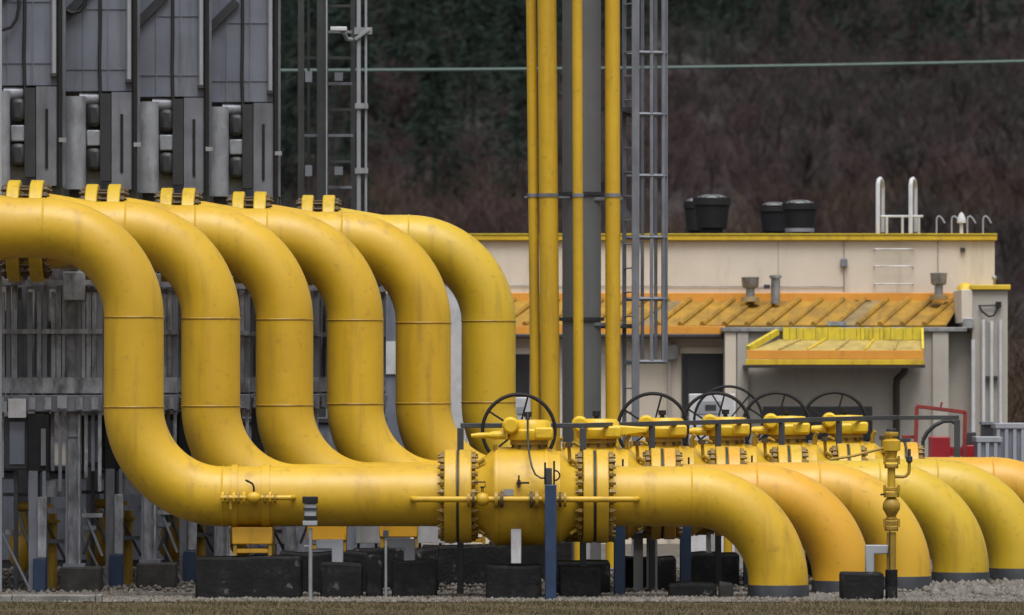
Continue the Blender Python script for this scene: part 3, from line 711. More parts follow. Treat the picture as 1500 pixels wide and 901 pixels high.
# ------------------------------------------------------------------ grey filter units at upper left
def SZ(Yn): return lambda py: CZ-(py-HOR)*Yn/F
YN = 89.16; XN = PX(404, YN); q = lambda px: PX(px, YN); zz = SZ(YN)
un = thing('filter_unit', (XN, YN, 0), '', 'machine', 'grey clad filter units on legs')
cl_ = pbox(un, 'cladding', 'grey_clad', XN-2.9, q(401), YN, YN+1.55, zz(150), 10.6, 0.01)
for y in (33, 118):
    pbox(un, 'cover_strip', 'grey_clad', XN-2.9, q(392), YN-0.012, YN-0.001, zz(y+1.2), zz(y))
for px in (331, 366):
    pbox(un, 'cover_strip', 'grey_clad', q(px), q(px+1.6), YN-0.014, YN-0.001, zz(149), 10.5)
ptube(un, 'drain_tube', 'grey_light', [(q(396), YN-0.07, zz(136)), (q(396), YN-0.07, 10.4)], 0.032, 10)
pbox(un, 'tube_bracket', 'grey_dark', q(391), q(400), YN-0.11, YN, zz(137.5), zz(133))
ptube(un, 'dark_tube', 'black', [(q(404), YN-0.06, zz(290)), (q(404), YN-0.06, 10.4)], 0.034, 10)
pbox(un, 'corner_tube', 'grey_steel', q(407), q(410.5), YN+0.1, YN+0.14, zz(288), 10.4)
pbox(un, 'tube_bracket', 'galvanised', q(403), q(413), YN-0.10, YN, zz(228), zz(222))
ptube(un, 'cable', 'rubber', [(q(355), YN-0.03, 10.4), (q(355.5), YN-0.03, zz(60)), (q(354.5), YN-0.03, zz(110)), (q(356), YN-0.03, zz(165))], 0.022, 6)
sqbar(un, 'diagonal_brace', 'grey_dark', (q(303), YN-0.05, zz(47)), (q(347), YN-0.05, zz(2)), 0.05, 0.12)
# inlet box under the cladding
plathe(un, 'insulated_column', 'silver', (q(317), YN+0.02, 0), (0, 0, 1), [(zz(288), 0.17), (zz(157), 0.17)], 32)
pbox(un, 'duct_panel', 'silver', q(318), q(357), YN+0.24, YN+0.28, zz(285), zz(154))
MB().lathe((q(326), YN+0.10, zz(160)), (1, 0, 0), [(0, 0), (0, 0.10), (0.27, 0.09), (0.27, 0)], 20).build('duct_elbow', 'silver', un)
for y0, y1, r in ((167, 200, 0.15), (229, 262, 0.15)):
    pbox(un, 'fan_box', 'grey_dark', q(336), q(357), YN-0.05, YN+0.23, zz(y1), zz(y0), 0.06)
pbox(un, 'panel', 'silver', q(336), q(356), YN-0.02, YN+0.23, zz(227), zz(204), 0.02)
pbox(un, 'bracket_plate', 'grey_dark', q(355.5), q(370.5), YN-0.05, YN+0.40, zz(276), zz(153))
pbox(un, 'column', 'grey_steel', q(371.5), q(399), YN-0.04, YN+0.42, zz(288), zz(151))
pbox(un, 'slot', 'black', q(384), q(388), YN-0.055, YN-0.041, zz(264), zz(182))
pbox(un, 'floor_beam', 'grey_dark', XN-2.9, XN+0.02, YN+0.05, YN+0.45, 5.04, zz(289))
pbox(un, 'floor_beam', 'grey_dark', XN-2.9, XN+0.02, YN+1.1, YN+1.5, 5.04, zz(289))
pbox(un, 'back_panel', 'grey_clad', XN-2.85, q(399), YN+1.3, YN+1.38, zz(288), zz(151))
for dx in (-0.25, -2.5):
    pbox(un, 'leg', 'grey_steel', XN+dx-0.09, XN+dx+0.09, YN+0.2, YN+0.38, -0.05, 5.03)
ulab = {0: 'second grey clad filter unit from the left above the pipes', 1: 'third grey clad filter unit from the left above the pipes', 2: 'fourth grey clad filter unit from the left, before the last',
        3: 'rightmost grey clad filter unit above the pipes', -1: 'leftmost grey clad filter unit, cut by the picture edge'}
un['label'] = ulab[3]
for n in (2, 1, 0, -1): dup(un, STEP*(n-3), ulab[n])
for nm, (px0, px1, sg) in (('a', (0, 28, 1)),):
    Yc = YN-3*STEP.y-STEP.y*0-0.1
    tag(MB().tube([P(2, 44, Yc), P(16, 40, Yc), P(24, 28, Yc), P(28, 10, Yc), P(27, -15, Yc)], 0.022, 8).build('hanging_cable', 'rubber'), 'black cable looping at the upper left corner of the grey units', 'cable', 'loose cables on the grey units')
Yc = YN-2*STEP.y-0.1
tag(MB().tube([P(88, 8, Yc-.1), P(95, 14, Yc), P(105, 19, Yc), P(116, 17, Yc), P(124, 8, Yc), P(127, -10, Yc)], 0.022, 8).build('hanging_cable', 'rubber'), 'black cable looping between the first two grey units', 'cable', 'loose cables on the grey units')

# ------------------------------------------------------------------ walkway frames between the pipes (lower left)
YK = 82.58; k_ = lambda px: PX(px, YK); kz = SZ(YK)
wk = thing('walkway_frame', (k_(60), YK, 0), '', 'frame', 'grey steel walkway frames between the pipes')
XA, XB = -8.2, k_(150)
pbox(wk, 'top_rail', 'galv_light', XA, XB, YK-0.03, YK+0.02, kz(418), kz(410))
pbox(wk, 'mid_rail', 'galv_light', XA, XB, YK-0.03, YK+0.02, kz(489), kz(482))
pbox(wk, 'toe_board', 'galv_light', XA, XB, YK-0.06, YK-0.02, kz(576), kz(553))
pbox(wk, 'floor_channel', 'grey_steel', XA, XB, YK-0.10, YK+0.30, kz(603), kz(579), 0.01)
for k in range(7): pxbox(wk, 'gusset', 'galv_light', -4+k*23, 6+k*23, 582, 600, YK-0.125, 0.02)
for k, (px, y1) in enumerate(((3, 700), (24, 690), (77, 690), (88, 720), (126, 700), (136, 690), (146, 720))): pxbox(wk, 'hanger', ('galv_light', 'grey_steel')[k % 2], px-2.5, px+2.5, 603.5, y1, YK+0.02+0.05*(k % 3), 0.05)
pbox(wk, 'floor_plate', 'grey_dark', XA, XB-0.01, YK+0.301, YK+1.70, kz(592), kz(584))
rr = random.Random(3)
for px in (-8, 4, 12, 21, 44, 57, 66, 78, 86, 93, 116, 122, 130, 138, 146):
    w = rr.uniform(0.03, 0.07)
    pbox(wk, 'baluster', rr.choice(['grey_steel', 'galv_light', 'galv_light']), k_(px)-w/2, k_(px)+w/2, YK-0.005+0.021, YK+0.09, kz(579)+0.001, kz(rr.choice([412, 412, 395, 428])))
for px, w, y0, y1, yy in ((26, 0.10, 440, 560, 0.12), (34, 0.06, 420, 555, 0.14), (52, 0.05, 440, 600, 0.13), (88, 0.09, 425, 570, 0.14), (132, 0.07, 430, 590, 0.12), (8, 0.12, 455, 575, 0.14), (72, 0.12, 470, 585, 0.15), (110, 0.08, 425, 560, 0.3), (142, 0.1, 445, 600, 0.14)):
    pbox(wk, 'conduit', rr.choice(['grey_steel', 'silver', 'galv_light']), k_(px)-w/2, k_(px)+w/2, YK+yy, YK+yy+0.06, kz(y1), kz(y0))
sqbar(wk, 'brace', 'grey_light', (k_(44), YK+0.22, kz(560)), (k_(56), YK+0.22, kz(450)), 0.05, 0.03)
pxbox(wk, 'bracket_head', 'galv_light', 92, 124, 398, 440, YK-0.10, 0.2, 0.01)
pxbox(wk, 'main_column', 'galv_light', 98, 118, 440, 640, YK+0.1, 0.18)
pxbox(wk, 'sign_plate', 'white_paint', 12, 38, 584, 612, YK-0.14, 0.03)
pxbox(wk, 'sign_plate', 'grey_light', -10, 10, 588, 604, YK-0.14, 0.03)
pxbox(wk, 'sign_plate', 'grey_light', 84, 98, 580, 598, YK-0.14, 0.03)
lw = {0: 'leftmost grey walkway frame with rails under the upper pipes', 1: 'grey walkway frame glimpsed behind the second riser pipe', 2: 'grey walkway frame glimpsed behind the third riser pipe', 3: 'grey walkway frame glimpsed behind the fourth riser pipe', 4: 'grey walkway frame glimpsed behind the fifth riser pipe'}
wk['label'] = lw[0]
for n in (1, 2, 3, 4): dup(wk, STEP*n, lw[n], skip=('sign_plate',))

cabt = thing('switch_cabinet', (k_(60), YK+0.1, 0), '', 'cabinet', 'dark cabinets under the walkways')
pxbox(cabt, 'case', 'grey_dark', 6, 70, 610, 688, YK+0.0, 0.32, 0.015)
pxbox(cabt, 'case', 'black', 40, 72, 606, 692, YK-0.08, 0.3, 0.015)
pxbox(cabt, 'side_post', 'grey_steel', 60, 67, 628, 682, YK-0.12, 0.035)
pxbox(cabt, 'door_panel', 'grey_clad', 14, 36, 618, 680, YK-0.02, 0.018)
pxbox(cabt, 'foot', 'grey_dark', 20, 26, 688, 900, YK+0.1, 0.08, z0=-0.05)
pxbox(cabt, 'foot', 'grey_dark', 52, 58, 688, 900, YK+0.12, 0.08, z0=-0.05)
lc = {0: 'dark cabinet under the leftmost walkway frame', 1: 'dark cabinet under the walkway behind the nearest riser', 2: 'dark cabinet under the walkway behind the second riser'}
cabt['label'] = lc[0]
for n in (1, 2): dup(cabt, STEP*n, lc[n])

colm = thing('support_column', (k_(60), YK, 0), '', 'column', 'grey columns with blue painted feet')
pxbox(colm, 'shaft', 'galv_light', 55, 68, 728, 817, YK-0.28, 0.1, 0.006)
pxbox(colm, 'web', 'grey_steel', 42, 55, 690, 860, YK-0.24, 0.12, z0=-0.02)
pbox(colm, 'blue_foot', 'blue_paint', k_(51), k_(69.5), YK-0.32, YK-0.16, -0.05, kz(817), 0.008)
pxbox(colm, 'top_tube', 'grey_steel', 62, 67, 690, 728, YK-0.26, 0.06)
lb = {0: 'leftmost grey column with a blue foot', 1: 'second grey column with a blue foot from the left', 2: 'third grey column with a blue foot, under the nearest riser bend', 3: 'fourth grey column with a blue foot, behind the long plinth'}
colm['label'] = lb[0]
for n in (1, 2, 3): dup(colm, STEP*n, lb[n])

ib = thing('frame_column', (k_(108), YK+0.3, 0), '', 'column', 'pale I-beam columns under the walkways')
pxbox(ib, 'shaft', 'galv_light', 99, 114, 606, 826, YK+0.12, 0.04)
pxbox(ib, 'edge', 'galv_light', 114.2, 117.5, 606, 826, YK+0.04, 0.2)
pxbox(ib, 'edge', 'grey_steel', 96, 98.8, 606, 826, YK+0.04, 0.2)
pxbox(ib, 'base_plate', 'grey_steel', 92, 124, 826, 831, YK+0.0, 0.28)
pxbox(ib, 'cross_beam', 'galv_light', 62, 95.5, 704, 728, YK+0.20, 0.05)
pxbox(ib, 'cross_beam', 'grey_steel', 62, 95.5, 744, 752, YK+0.20, 0.05)
pxbox(ib, 'pad', 'concrete_dark', 88, 146, 831.5, 870, YK-0.25, 0.7, 0.02, z0=-0.05)
for k, (xa_, ya_, xb_, yb_) in enumerate(((120, 740, 150, 815), (148, 745, 122, 812), (20, 735, 44, 800), (64, 760, 96, 820))): sqbar(ib, 'cross_brace', ('grey_steel', 'grey_dark')[k % 2], P(xa_, ya_, YK+0.30+0.05*k), P(xb_, yb_, YK+0.30+0.05*k), 0.035)
for k, (x0_, x1_, y0_, y1_) in enumerate(((120, 150, 752, 758), (120, 140, 770, 776), (4, 40, 722, 727), (8, 30, 776, 783), (64, 94, 790, 796))): pxbox(ib, 'small_pipe', ('galv_light', 'grey_steel', 'grey_dark')[k % 3], x0_, x1_, y0_, y1_, YK+0.26+0.04*k, 0.05)
li = {0: 'leftmost I-beam column on a concrete pad', 1: 'second I-beam column on a concrete pad, left of the nearest riser bend', 2: 'third I-beam column on a concrete pad, behind the nearest riser bend', 3: 'fourth I-beam column, behind the second riser'}
ib['label'] = li[0]
for n in (1, 2, 3): dup(ib, STEP*n, li[n])

ys_ = thing('yellow_drop_leg', (k_(77), YK+0.45, 0), '', 'pipe', 'slim yellow drop pipes under the walkways')
YY = YK+0.55
MB().tube([(PX(77, YY), YY, -0.05), (PX(77, YY), YY, PZ(752, YY)), (PX(74, YY), YY, PZ(745, YY)), (PX(60, YY), YY, PZ(742, YY)), (PX(20, YY), YY, PZ(742, YY))], 0.06, 12).build('tube', 'yellow_dark', ys_)
plathe(ys_, 'flange', 'yellow_dark', (PX(77, YY), YY, PZ(766, YY)), (0, 0, 1), [(0, .05), (0, .10), (.04, .10), (.04, .05)], 16)
plathe(ys_, 'valve_cone', 'yellow_dark', (PX(32, YY), YY, 0), (0, 0, 1), [(PZ(838, YY), 0.05), (PZ(820, YY), 0.16), (PZ(790, YY), 0.17), (PZ(765, YY), 0.09), (PZ(750, YY), 0.05)], 18)
lz = {0: 'leftmost slim yellow drop pipe between grey columns', 1: 'second slim yellow drop pipe from the left', 2: 'third slim yellow drop pipe, behind the nearest riser bend', 3: 'fourth slim yellow drop pipe, behind the second riser'}
ys_['label'] = lz[0]
for n in (1, 2, 3): dup(ys_, STEP*n, lz[n])
for n, lab in ((0, 'leftmost thin diagonal brace by the kerb'), (1, 'second thin diagonal brace from the left'), (2, 'third thin diagonal brace, beneath the nearest riser bend')):
    o = STEP*n
    p0 = P(2, 780, YK-0.5)+o; p1 = P(46, 868, YK-0.5)+o
    tag(sqbar(None, 'diagonal_brace', 'grey_steel', p0, p1, 0.03), lab, 'brace', 'thin diagonal braces under the walkways')
o_ = pxbox(None, 'corner_post', 'grey_light', -3, 2.5, -60, 860, YK-0.6, 0.06, z0=-0.05); tag(o_, 'pale thin post at the very left edge', 'post')

# machine housings standing behind everything on the left
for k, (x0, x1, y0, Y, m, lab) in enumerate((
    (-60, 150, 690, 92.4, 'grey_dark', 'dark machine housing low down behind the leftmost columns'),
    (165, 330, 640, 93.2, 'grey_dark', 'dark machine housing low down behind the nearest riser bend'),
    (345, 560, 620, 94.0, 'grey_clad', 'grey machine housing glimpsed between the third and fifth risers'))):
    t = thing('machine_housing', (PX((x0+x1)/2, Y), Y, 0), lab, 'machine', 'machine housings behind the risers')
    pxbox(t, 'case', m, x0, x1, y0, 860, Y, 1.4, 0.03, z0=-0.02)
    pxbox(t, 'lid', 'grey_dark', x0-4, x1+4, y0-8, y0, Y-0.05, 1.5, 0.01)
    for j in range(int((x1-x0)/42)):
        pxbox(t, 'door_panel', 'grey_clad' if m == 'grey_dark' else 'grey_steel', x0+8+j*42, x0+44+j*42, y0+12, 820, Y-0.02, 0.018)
t = thing('white_cabinet', (PX(568, 96), 96, 0), 'grey and white cabinet glimpsed between the fourth and fifth risers', 'cabinet')
pxbox(t, 'case', 'grey_clad', 540, 600, 430, 640, 96, 0.8, z0=-0.02)
pxbox(t, 'front_panel', 'white_paint', 556, 600, 500, 548, 95.97, 0.028)
t = thing('pale_column', (PX(668, 95), 95, 0), 'pale broad column glimpsed between the two farthest risers', 'column')
pxbox(t, 'shaft', 'white_paint', 650, 684, 415, 860, 95, 0.4, 0.02, z0=-0.05)
pxbox(t, 'cap', 'grey_light', 647, 687, 408, 415, 94.97, 0.46, 0.01)
for x0, x1, y0, y1, lab in ((398, 420, 768, 797, 'small pale box glimpsed under the nearest riser, right of the yellow saddle'), (520, 556, 768, 796, 'pale box glimpsed under the nearest riser, between the bent conduits'), (610, 650, 768, 796, 'pale box glimpsed under the nearest riser, beside the left flange of the valve')):
    Yb = 90.6
    t = thing('pale_box', (PX((x0+x1)/2, Yb), Yb, 0), lab, 'box', 'pale boxes seen under the pipes')
    pxbox(t, 'case', 'white_paint', x0, x1, y0-6, y1, Yb, 0.3, 0.01)
    pxbox(t, 'leg', 'grey_dark', x0+3, x0+7, y1, 860, Yb+0.1, 0.05, z0=-0.05); pxbox(t, 'leg', 'grey_dark', x1-7, x1-3, y1, 860, Yb+0.1, 0.05, z0=-0.05)

# stuff under the valves: frame stand, thin posts
fs = thing('grey_stand', (PX(938, 82.9), 82.9, 0), 'grey two-legged stand under the pipes right of the nearest valve', 'stand')
Yf = 82.6
pxbox(fs, 'top_plate', 'grey_light', 908, 962, 774, 781, Yf, 0.3, 0.006)
for x0, x1 in ((928, 942), (947, 951), (957, 963)):
    pxbox(fs, 'leg', 'grey_light', x0, x1, 781, 870, Yf+0.1, 0.06, z0=-0.03)
for x, w, m, lab in ((1039, 9, 'white_paint', 'pale post in the gap left of the nearest outlet bend'), (1055, 3, 'grey_light', 'thin grey post in the gap left of the nearest outlet bend')):
    t = pxbox(None, 'thin_post', m, x-w/2, x+w/2, 780, 870, 84.9, 0.08, z0=-0.03)
    tag(t, lab, 'post', 'thin posts under the outlets')

# ------------------------------------------------------------------ gravel kerb
k0 = thing('kerb', (-7, 79.1, 0), 'low concrete kerb along the grass at lower left', 'kerb')
x = -12.0; r = random.Random(5)
while x < PX(152, 79.0):
    x2 = min(x+1.0, PX(152, 79.0))
    pbox(k0, 'kerb_stone', 'concrete', x+0.006, x2-0.006, 78.62+r.uniform(-.01, .01), 78.95, -0.2, 0.10+r.uniform(-.008, .008), 0.012); x += 1.0

# ------------------------------------------------------------------ service building
bd = thing('service_building', (PX(1080, 107), 107, 0), 'beige service building with yellow roof edge and orange lean-to roof', 'building')
YU = 107.0; u_ = lambda px: PX(px, YU); uz = SZ(YU)
pbox(bd, 'upper_wall', 'plaster', u_(560), u_(1457), YU, YU+6, -0.1, uz(353))
pbox(bd, 'roof_deck', 'grey_dark', u_(556), u_(1456), YU+0.25, YU+6.0, uz(352.5), uz(346))
par_ = pbox(bd, 'roof_edge', 'yellow_trim', u_(556), u_(1460), YU-0.10, YU+0.24, uz(352.5), uz(344), 0.015)
pbox(bd, 'roof_edge_cap', 'lemon_sheet', u_(556), u_(1460), YU-0.12, YU-0.02, uz(344)+0.002, uz(342.2))
YA = 105.6; a_ = lambda px: PX(px, YA); az = SZ(YA)
pbox(bd, 'front_wall', 'plaster', a_(600), a_(1064), YA+0.25, YU-0.002, -0.1, az(486))
# lean-to roof panels with raised seams; seams run obliquely
NPN = 24; xr0, xr1 = 690, 1412
zt_, ze = uz(440), az(477)
SK = 0.56
xt = lambda k: u_(xr0)+(u_(xr1+48)-u_(xr0))*k/NPN
for k in range(NPN):
    A = Vector((xt(k), YU-0.02, zt_)); B = Vector((xt(k+1), YU-0.02, zt_))
    Cc = Vector((xt(k+1)-SK, YA-0.05, ze)); D = Vector((xt(k)-SK, YA-0.05, ze))
    xm = a_(1418)
    if B.x > xm: B.x = min(B.x, xm)
    if A.x > xm: continue
    Cc.x = min(Cc.x, xm)
    up = Vector((0, -0.25, 0.97))*random.uniform(0.0, 0.012)
    pn = MB().prism([A+up, B+up, Cc+up, D+up], (0, 0.012, -0.03)).build('roof_panel', 'orange_roof' if k % 9 else 'lichen_roof', bd)
    MB().tube([A+Vector((0, 0, 0.025)), D+Vector((0, 0, 0.025))], 0.045, 6).build('seam', 'orange_roof', pn)
pbox(bd, 'roof_flashing', 'orange_trim', u_(600), u_(1413), YU-0.06, YU-0.003, uz(443), uz(429), 0.008)
pbox(bd, 'eave_fascia', 'orange_trim', a_(600), a_(1062), YA-0.12, YA-0.06, az(490), az(477.5), 0.006)
pbox(bd, 'gutter', 'brown_gutter', a_(600), a_(1062), YA-0.20, YA-0.121, az(496), az(489), 0.02)
# dark openings in the recessed front wall
for x0, x1, y0, nm in ((755, 776, 519, 'window'), (1002, 1064, 518, 'door')):
    pbox(bd, nm, 'door_dark', a_(x0), a_(x1), YA+0.235, YA+0.30, 0.02 if nm == 'door' else az(600), az(y0))
    pbox(bd, nm+'_lintel', 'plaster', a_(x0-5), a_(x1+3) if nm == 'window' else a_(1063), YA+0.20, YA+0.249, az(y0)+0.002, az(y0-9))
for x0_, x1_ in ((999, 1002), (753, 755)):
    pbox(bd, 'door_frame' if x0_ > 900 else 'window_frame', 'grey_dark', a_(x0_), a_(x1_), YA+0.21, YA+0.249, az(690), az(518))
pbox(bd, 'door_panel', 'grey_dark', a_(1008), a_(1056), YA+0.222, YA+0.234, az(660), az(526))
ptube(bd, 'door_handle', 'zinc', [(a_(1008), YA+0.19, az(612)), (a_(1014), YA+0.19, az(612))], 0.02, 8)
for px_ in (862, 1140):
    sqbar(bd, 'wall_joint', 'plaster_grey', P(px_, 353.5, YU-0.004), P(px_, 428, YU-0.004), 0.012)
pbox(bd, 'wall_pipe', 'plaster_grey', a_(979), a_(983), YA+0.18, YA+0.24, 0, az(496))
pbox(bd, 'wall_lamp', 'zinc', a_(978), a_(993), YA+0.10, YA+0.24, az(527), az(505), 0.01)
# annex in front, right
YX = 104.6; x_ = lambda px: PX(px, YX); xz = SZ(YX)
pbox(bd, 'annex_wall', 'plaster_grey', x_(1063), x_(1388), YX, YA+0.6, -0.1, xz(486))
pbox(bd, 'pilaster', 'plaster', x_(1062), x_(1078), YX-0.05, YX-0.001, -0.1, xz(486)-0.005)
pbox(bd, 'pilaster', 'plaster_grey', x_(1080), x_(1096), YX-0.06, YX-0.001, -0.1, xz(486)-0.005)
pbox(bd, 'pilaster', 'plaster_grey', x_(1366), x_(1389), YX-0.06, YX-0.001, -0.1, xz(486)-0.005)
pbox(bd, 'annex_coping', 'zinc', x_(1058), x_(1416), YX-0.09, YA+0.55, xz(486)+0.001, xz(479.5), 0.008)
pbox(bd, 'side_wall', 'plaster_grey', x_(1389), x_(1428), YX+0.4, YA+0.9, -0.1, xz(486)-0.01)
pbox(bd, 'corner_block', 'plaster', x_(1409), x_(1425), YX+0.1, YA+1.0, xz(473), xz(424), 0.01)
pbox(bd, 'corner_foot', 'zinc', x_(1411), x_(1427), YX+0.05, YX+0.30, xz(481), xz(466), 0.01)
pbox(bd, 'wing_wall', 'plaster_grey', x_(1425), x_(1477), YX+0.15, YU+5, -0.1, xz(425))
pbox(bd, 'wing_coping', 'yellow_trim', x_(1423), x_(1481), YX+0.08, YU+5.05, xz(424.5), xz(417), 0.012)
plathe(bd, 'roof_dome', 'yellow_trim', (x_(1418), YX+0.6, xz(424)), (0, 0, 1), [(0, 0.15), (0.06, 0.13), (0.10, 0.08), (0.12, 0)], 20, 60)
plathe(bd, 'roof_knob', 'zinc', (x_(1460), YX+0.5, xz(417)), (0, 0, 1), [(-0.02, 0.02), (0.08, 0.02), (0.10, 0.045), (0.14, 0.04), (0.16, 0)], 14, 60)
# vertical white pipes on the wing
for px, y0, y1, w in ((1425, 497, 640, 6), (1441, 468, 650, 5.5), (1453, 470, 632, 5.5), (1466, 468, 630, 5)):
    ptube(bd, 'wall_pipe', 'white_paint', [(x_(px), YX-(0.09 if px == 1425 else -0.07), xz(y1+40)), (x_(px), YX-(0.09 if px == 1425 else -0.07), xz(y0))], w/2/S(YX), 12)
for px in (1447, 1459):
    pbox(bd, 'pipe_clip', 'grey_dark', x_(px-3), x_(px+3), YX+0.04, YX+0.15, xz(556), xz(551))
MB().tube([P(1434, 447, YX+0.1), P(1438, 456, YX+0.08), P(1449, 464, YX+0.06), P(1456, 462, YX+0.06), P(1461, 452, YX+0.08), P(1463, 446, YX+0.1)], 0.016, 6).build('wall_bracket', 'black', bd)
sqbar(bd, 'bracket_arm', 'grey_dark', P(1434, 448, YX+0.1), P(1462, 447, YX+0.1), 0.025)
pxbox(bd, 'bracket_box', 'black', 1459, 1467, 442, 450, YX+0.06, 0.09)
# canopy
YC = YX-0.75
cn = pbox(bd, 'canopy_fascia', 'orange_trim', PX(1094, YC), PX(1353, YC), YC-0.05, YC, PZ(526, YC), PZ(513, YC), 0.006)
pbox(bd, 'canopy_trim', 'yellow_trim', PX(1092, YC), PX(1354, YC), YC-0.07, YC-0.01, PZ(534.5, YC), PZ(526.5, YC), 0.006)
pbox(bd, 'canopy_soffit', 'brown_gutter', PX(1090, YC), PX(1355, YC), YC-0.06, YX-0.062, PZ(539, YC), PZ(534.8, YC))
NC = 6
for k in range(NC):
    f0 = k/NC; f1 = (k+1)/NC
    A = P(1140+(1352-1140)*f0, 497, YX-0.07); B = P(1140+(1352-1140)*f1, 497, YX-0.07)
    D = P(1098+(1352-1098)*f0, 513.5, YC); E = P(1098+(1352-1098)*f1, 513.5, YC)
    pn = MB().prism([A, B, E, D], (0, 0.01, -0.03)).build('canopy_panel', 'yellow_lichen', bd)
    if k: MB().tube([A+Vector((0, 0, .012)), D+Vector((0, 0, .012))], 0.018, 6).build('seam', 'yellow_lichen' if k % 2 else 'yellow_trim', pn)
sqbar(bd, 'canopy_verge', 'lemon_sheet', P(1139, 486, YX-0.10), P(1096, 511, YC), 0.07, 0.10)
sqbar(bd, 'canopy_verge', 'lemon_sheet', P(1351, 482, YX-0.10), P(1352, 513, YC), 0.04, 0.06)
x = 1147; r = random.Random(8)
while x < 1350:
    w = r.choice([6, 10, 14, 18])
    pxbox(bd, 'upstand_sheet', 'lemon_sheet', x, min(x+w-0.6, 1351), 479+r.uniform(0, 1.5), 498, YX-0.12-r.uniform(0, 0.025), 0.03); x += w
pxbox(bd, 'valley_scrap', 'zinc', 1212, 1240, 471, 477, YA-0.12, 0.05)
pxbox(bd, 'valley_scrap', 'brown_gutter', 1252, 1276, 440, 445, YU-0.12, 0.05)
# drain pipe below the canopy
MB().tube([P(1326, 538, YX-0.35), P(1325, 545, YX-0.35), P(1314, 555, YX-0.16), P(1313, 566, YX-0.12), P(1313, 700, YX-0.12), P(1313, 790, YX-0.12)], 0.055, 12).build('drain_pipe', 'brown_gutter', bd)
# wall ladder rungs, conduits and stains' box on the upper wall
for y in (365, 390, 416):
    MB().tube([P(1281, y, YU-0.002), P(1281, y, YU-0.12), P(1337, y, YU-0.12), P(1337, y, YU-0.002)], 0.012, 6).build('wall_rung', 'zinc', bd)
sqbar(bd, 'wall_conduit', 'zinc', P(1236.5, 353, YU-0.02), P(1236.5, 428, YU-0.02), 0.014)
pxbox(bd, 'wall_box', 'grey_steel', 1231.5, 1241.5, 379, 391, YU-0.08, 0.079, 0.01)
sqbar(bd, 'wall_conduit', 'zinc', P(640, 418, YU-0.02), P(1236, 420, YU-0.02), 0.014)
pxbox(bd, 'wall_box', 'brown_gutter', 1407, 1414, 363, 369, YU-0.06, 0.059)
sqbar(bd, 'wall_conduit', 'zinc', P(1374, 343, YU-0.03), P(1374, 398, YU-0.03), 0.012)

# things on the roofs
zr = uz(343)
def fan(px0, px1, y0, Y, label, scuff=False):
    cxp = PX((px0+px1)/2, Y); rt = (px1-px0)/2/S(Y); ztop = PZ(y0+9, Y); zb = uz(344)-0.02
    t = thing('roof_fan', (cxp, Y, zb), label, 'roof fan', 'black roof fans')
    h = ztop-zb
    plathe(t, 'housing', 'black', (cxp, Y, zb), (0, 0, 1), [(0, rt*0.56), (h*0.2, rt*0.58), (h*0.24, rt*0.78), (h*0.80, rt*0.92), (h*0.82, rt), (h, rt), (h, rt*0.9), (h*0.8, rt*0.8), (h*0.8, 0)], 28)
    if scuff:
        MB().ring((cxp, Y, zb+h*0.16), (0, 0, 1), [(0, rt*0.5), (0, rt*0.80), (0.06, rt*0.82), (0.06, rt*0.5)], 28).build('base_ring', 'grey_light', t)
    for k in range(4):
        a = math.pi*k/4
        MB().tube([Vector((cxp+math.cos(a)*rt*0.8*c, Y+math.sin(a)*rt*0.8*c, ztop-0.02+0.07*math.sqrt(max(0, 1-c*c)))) for c in [x/6 for x in range(-6, 7)]], 0.007, 5).build('guard_wire', 'galvanised', t)
    plathe(t, 'motor_cap', 'zinc', (cxp, Y, ztop-0.05), (0, 0, 1), [(0, 0.15), (0.06, 0.13), (0.085, 0.06), (0.09, 0)], 16, 60)
fan(1001, 1040, 286, 110.0, 'leftmost black roof fan, half hidden behind another')
fan(1014.5, 1071, 281, 108.2, 'black roof fan with domed wire guard, second from the left')
fan(1111, 1158, 292, 110.0, 'black roof fan half hidden behind the one with a pale base ring')
fan(1145, 1198, 289, 108.2, 'rightmost black roof fan with a pale scuffed base ring', True)
lh = thing('roof_ladder_handrail', (PX(1312, YU), YU, zr), 'white hooped ladder handrail on the roof edge', 'ladder')
for px in (1288, 1336):
    MB().tube([P(px-2, 342, YU+0.05), P(px-2, 270, YU+0.05), P(px-1, 264, YU+0.10), P(px+1.5, 262, YU+0.2), P(px+4, 266, YU+0.35), P(px+5, 275, YU+0.45), P(px+5, 340, YU+0.5)], 0.035, 10).build('hoop', 'white_paint', lh)
for a, b in (((1290, 317), (1352, 317)),):
    ptube(lh, 'cross_rail', 'white_paint', [P(*a, YU+0.3), P(*b, YU+0.3)], 0.02, 8)
for px in (1299, 1322, 1346):
    ptube(lh, 'upright', 'white_paint', [P(px, 317, YU+0.3), P(px, 345, YU+0.3)], 0.022, 8)
for k, (px, lab) in enumerate(((1372, 'leftmost thin gooseneck tube on the roof edge'), (1394, 'gooseneck tube just left of the white mushroom vent'), (1417, 'gooseneck tube just right of the white mushroom vent'), (1440, 'rightmost thin gooseneck tube on the roof edge'))):
    tag(MB().tube([P(px, 344, YU+0.1), P(px, 322, YU+0.1), P(px+1, 318, YU+0.1), P(px+4, 316.5, YU+0.1), P(px+8, 320, YU+0.1), P(px+12, 327, YU+0.1)], 0.014, 8).build('gooseneck_tube', 'grey_light'), lab, 'tube', 'gooseneck tubes on the roof')
t = thing('mushroom_vent', (PX(1409, YU), YU+0.1, zr), 'white bulb shaped vent on the roof edge', 'vent')
plathe(t, 'stem', 'white_paint', (PX(1409, YU), YU+0.12, 0), (0, 0, 1), [(uz(345), 0.03), (uz(326), 0.03)], 12)
plathe(t, 'bulb', 'white_paint', (PX(1409, YU), YU+0.12, 0), (0, 0, 1), [(uz(327), 0.04), (uz(326), 0.075), (uz(320), 0.07), (uz(313), 0.035), (uz(310), 0.0)], 18, 60)
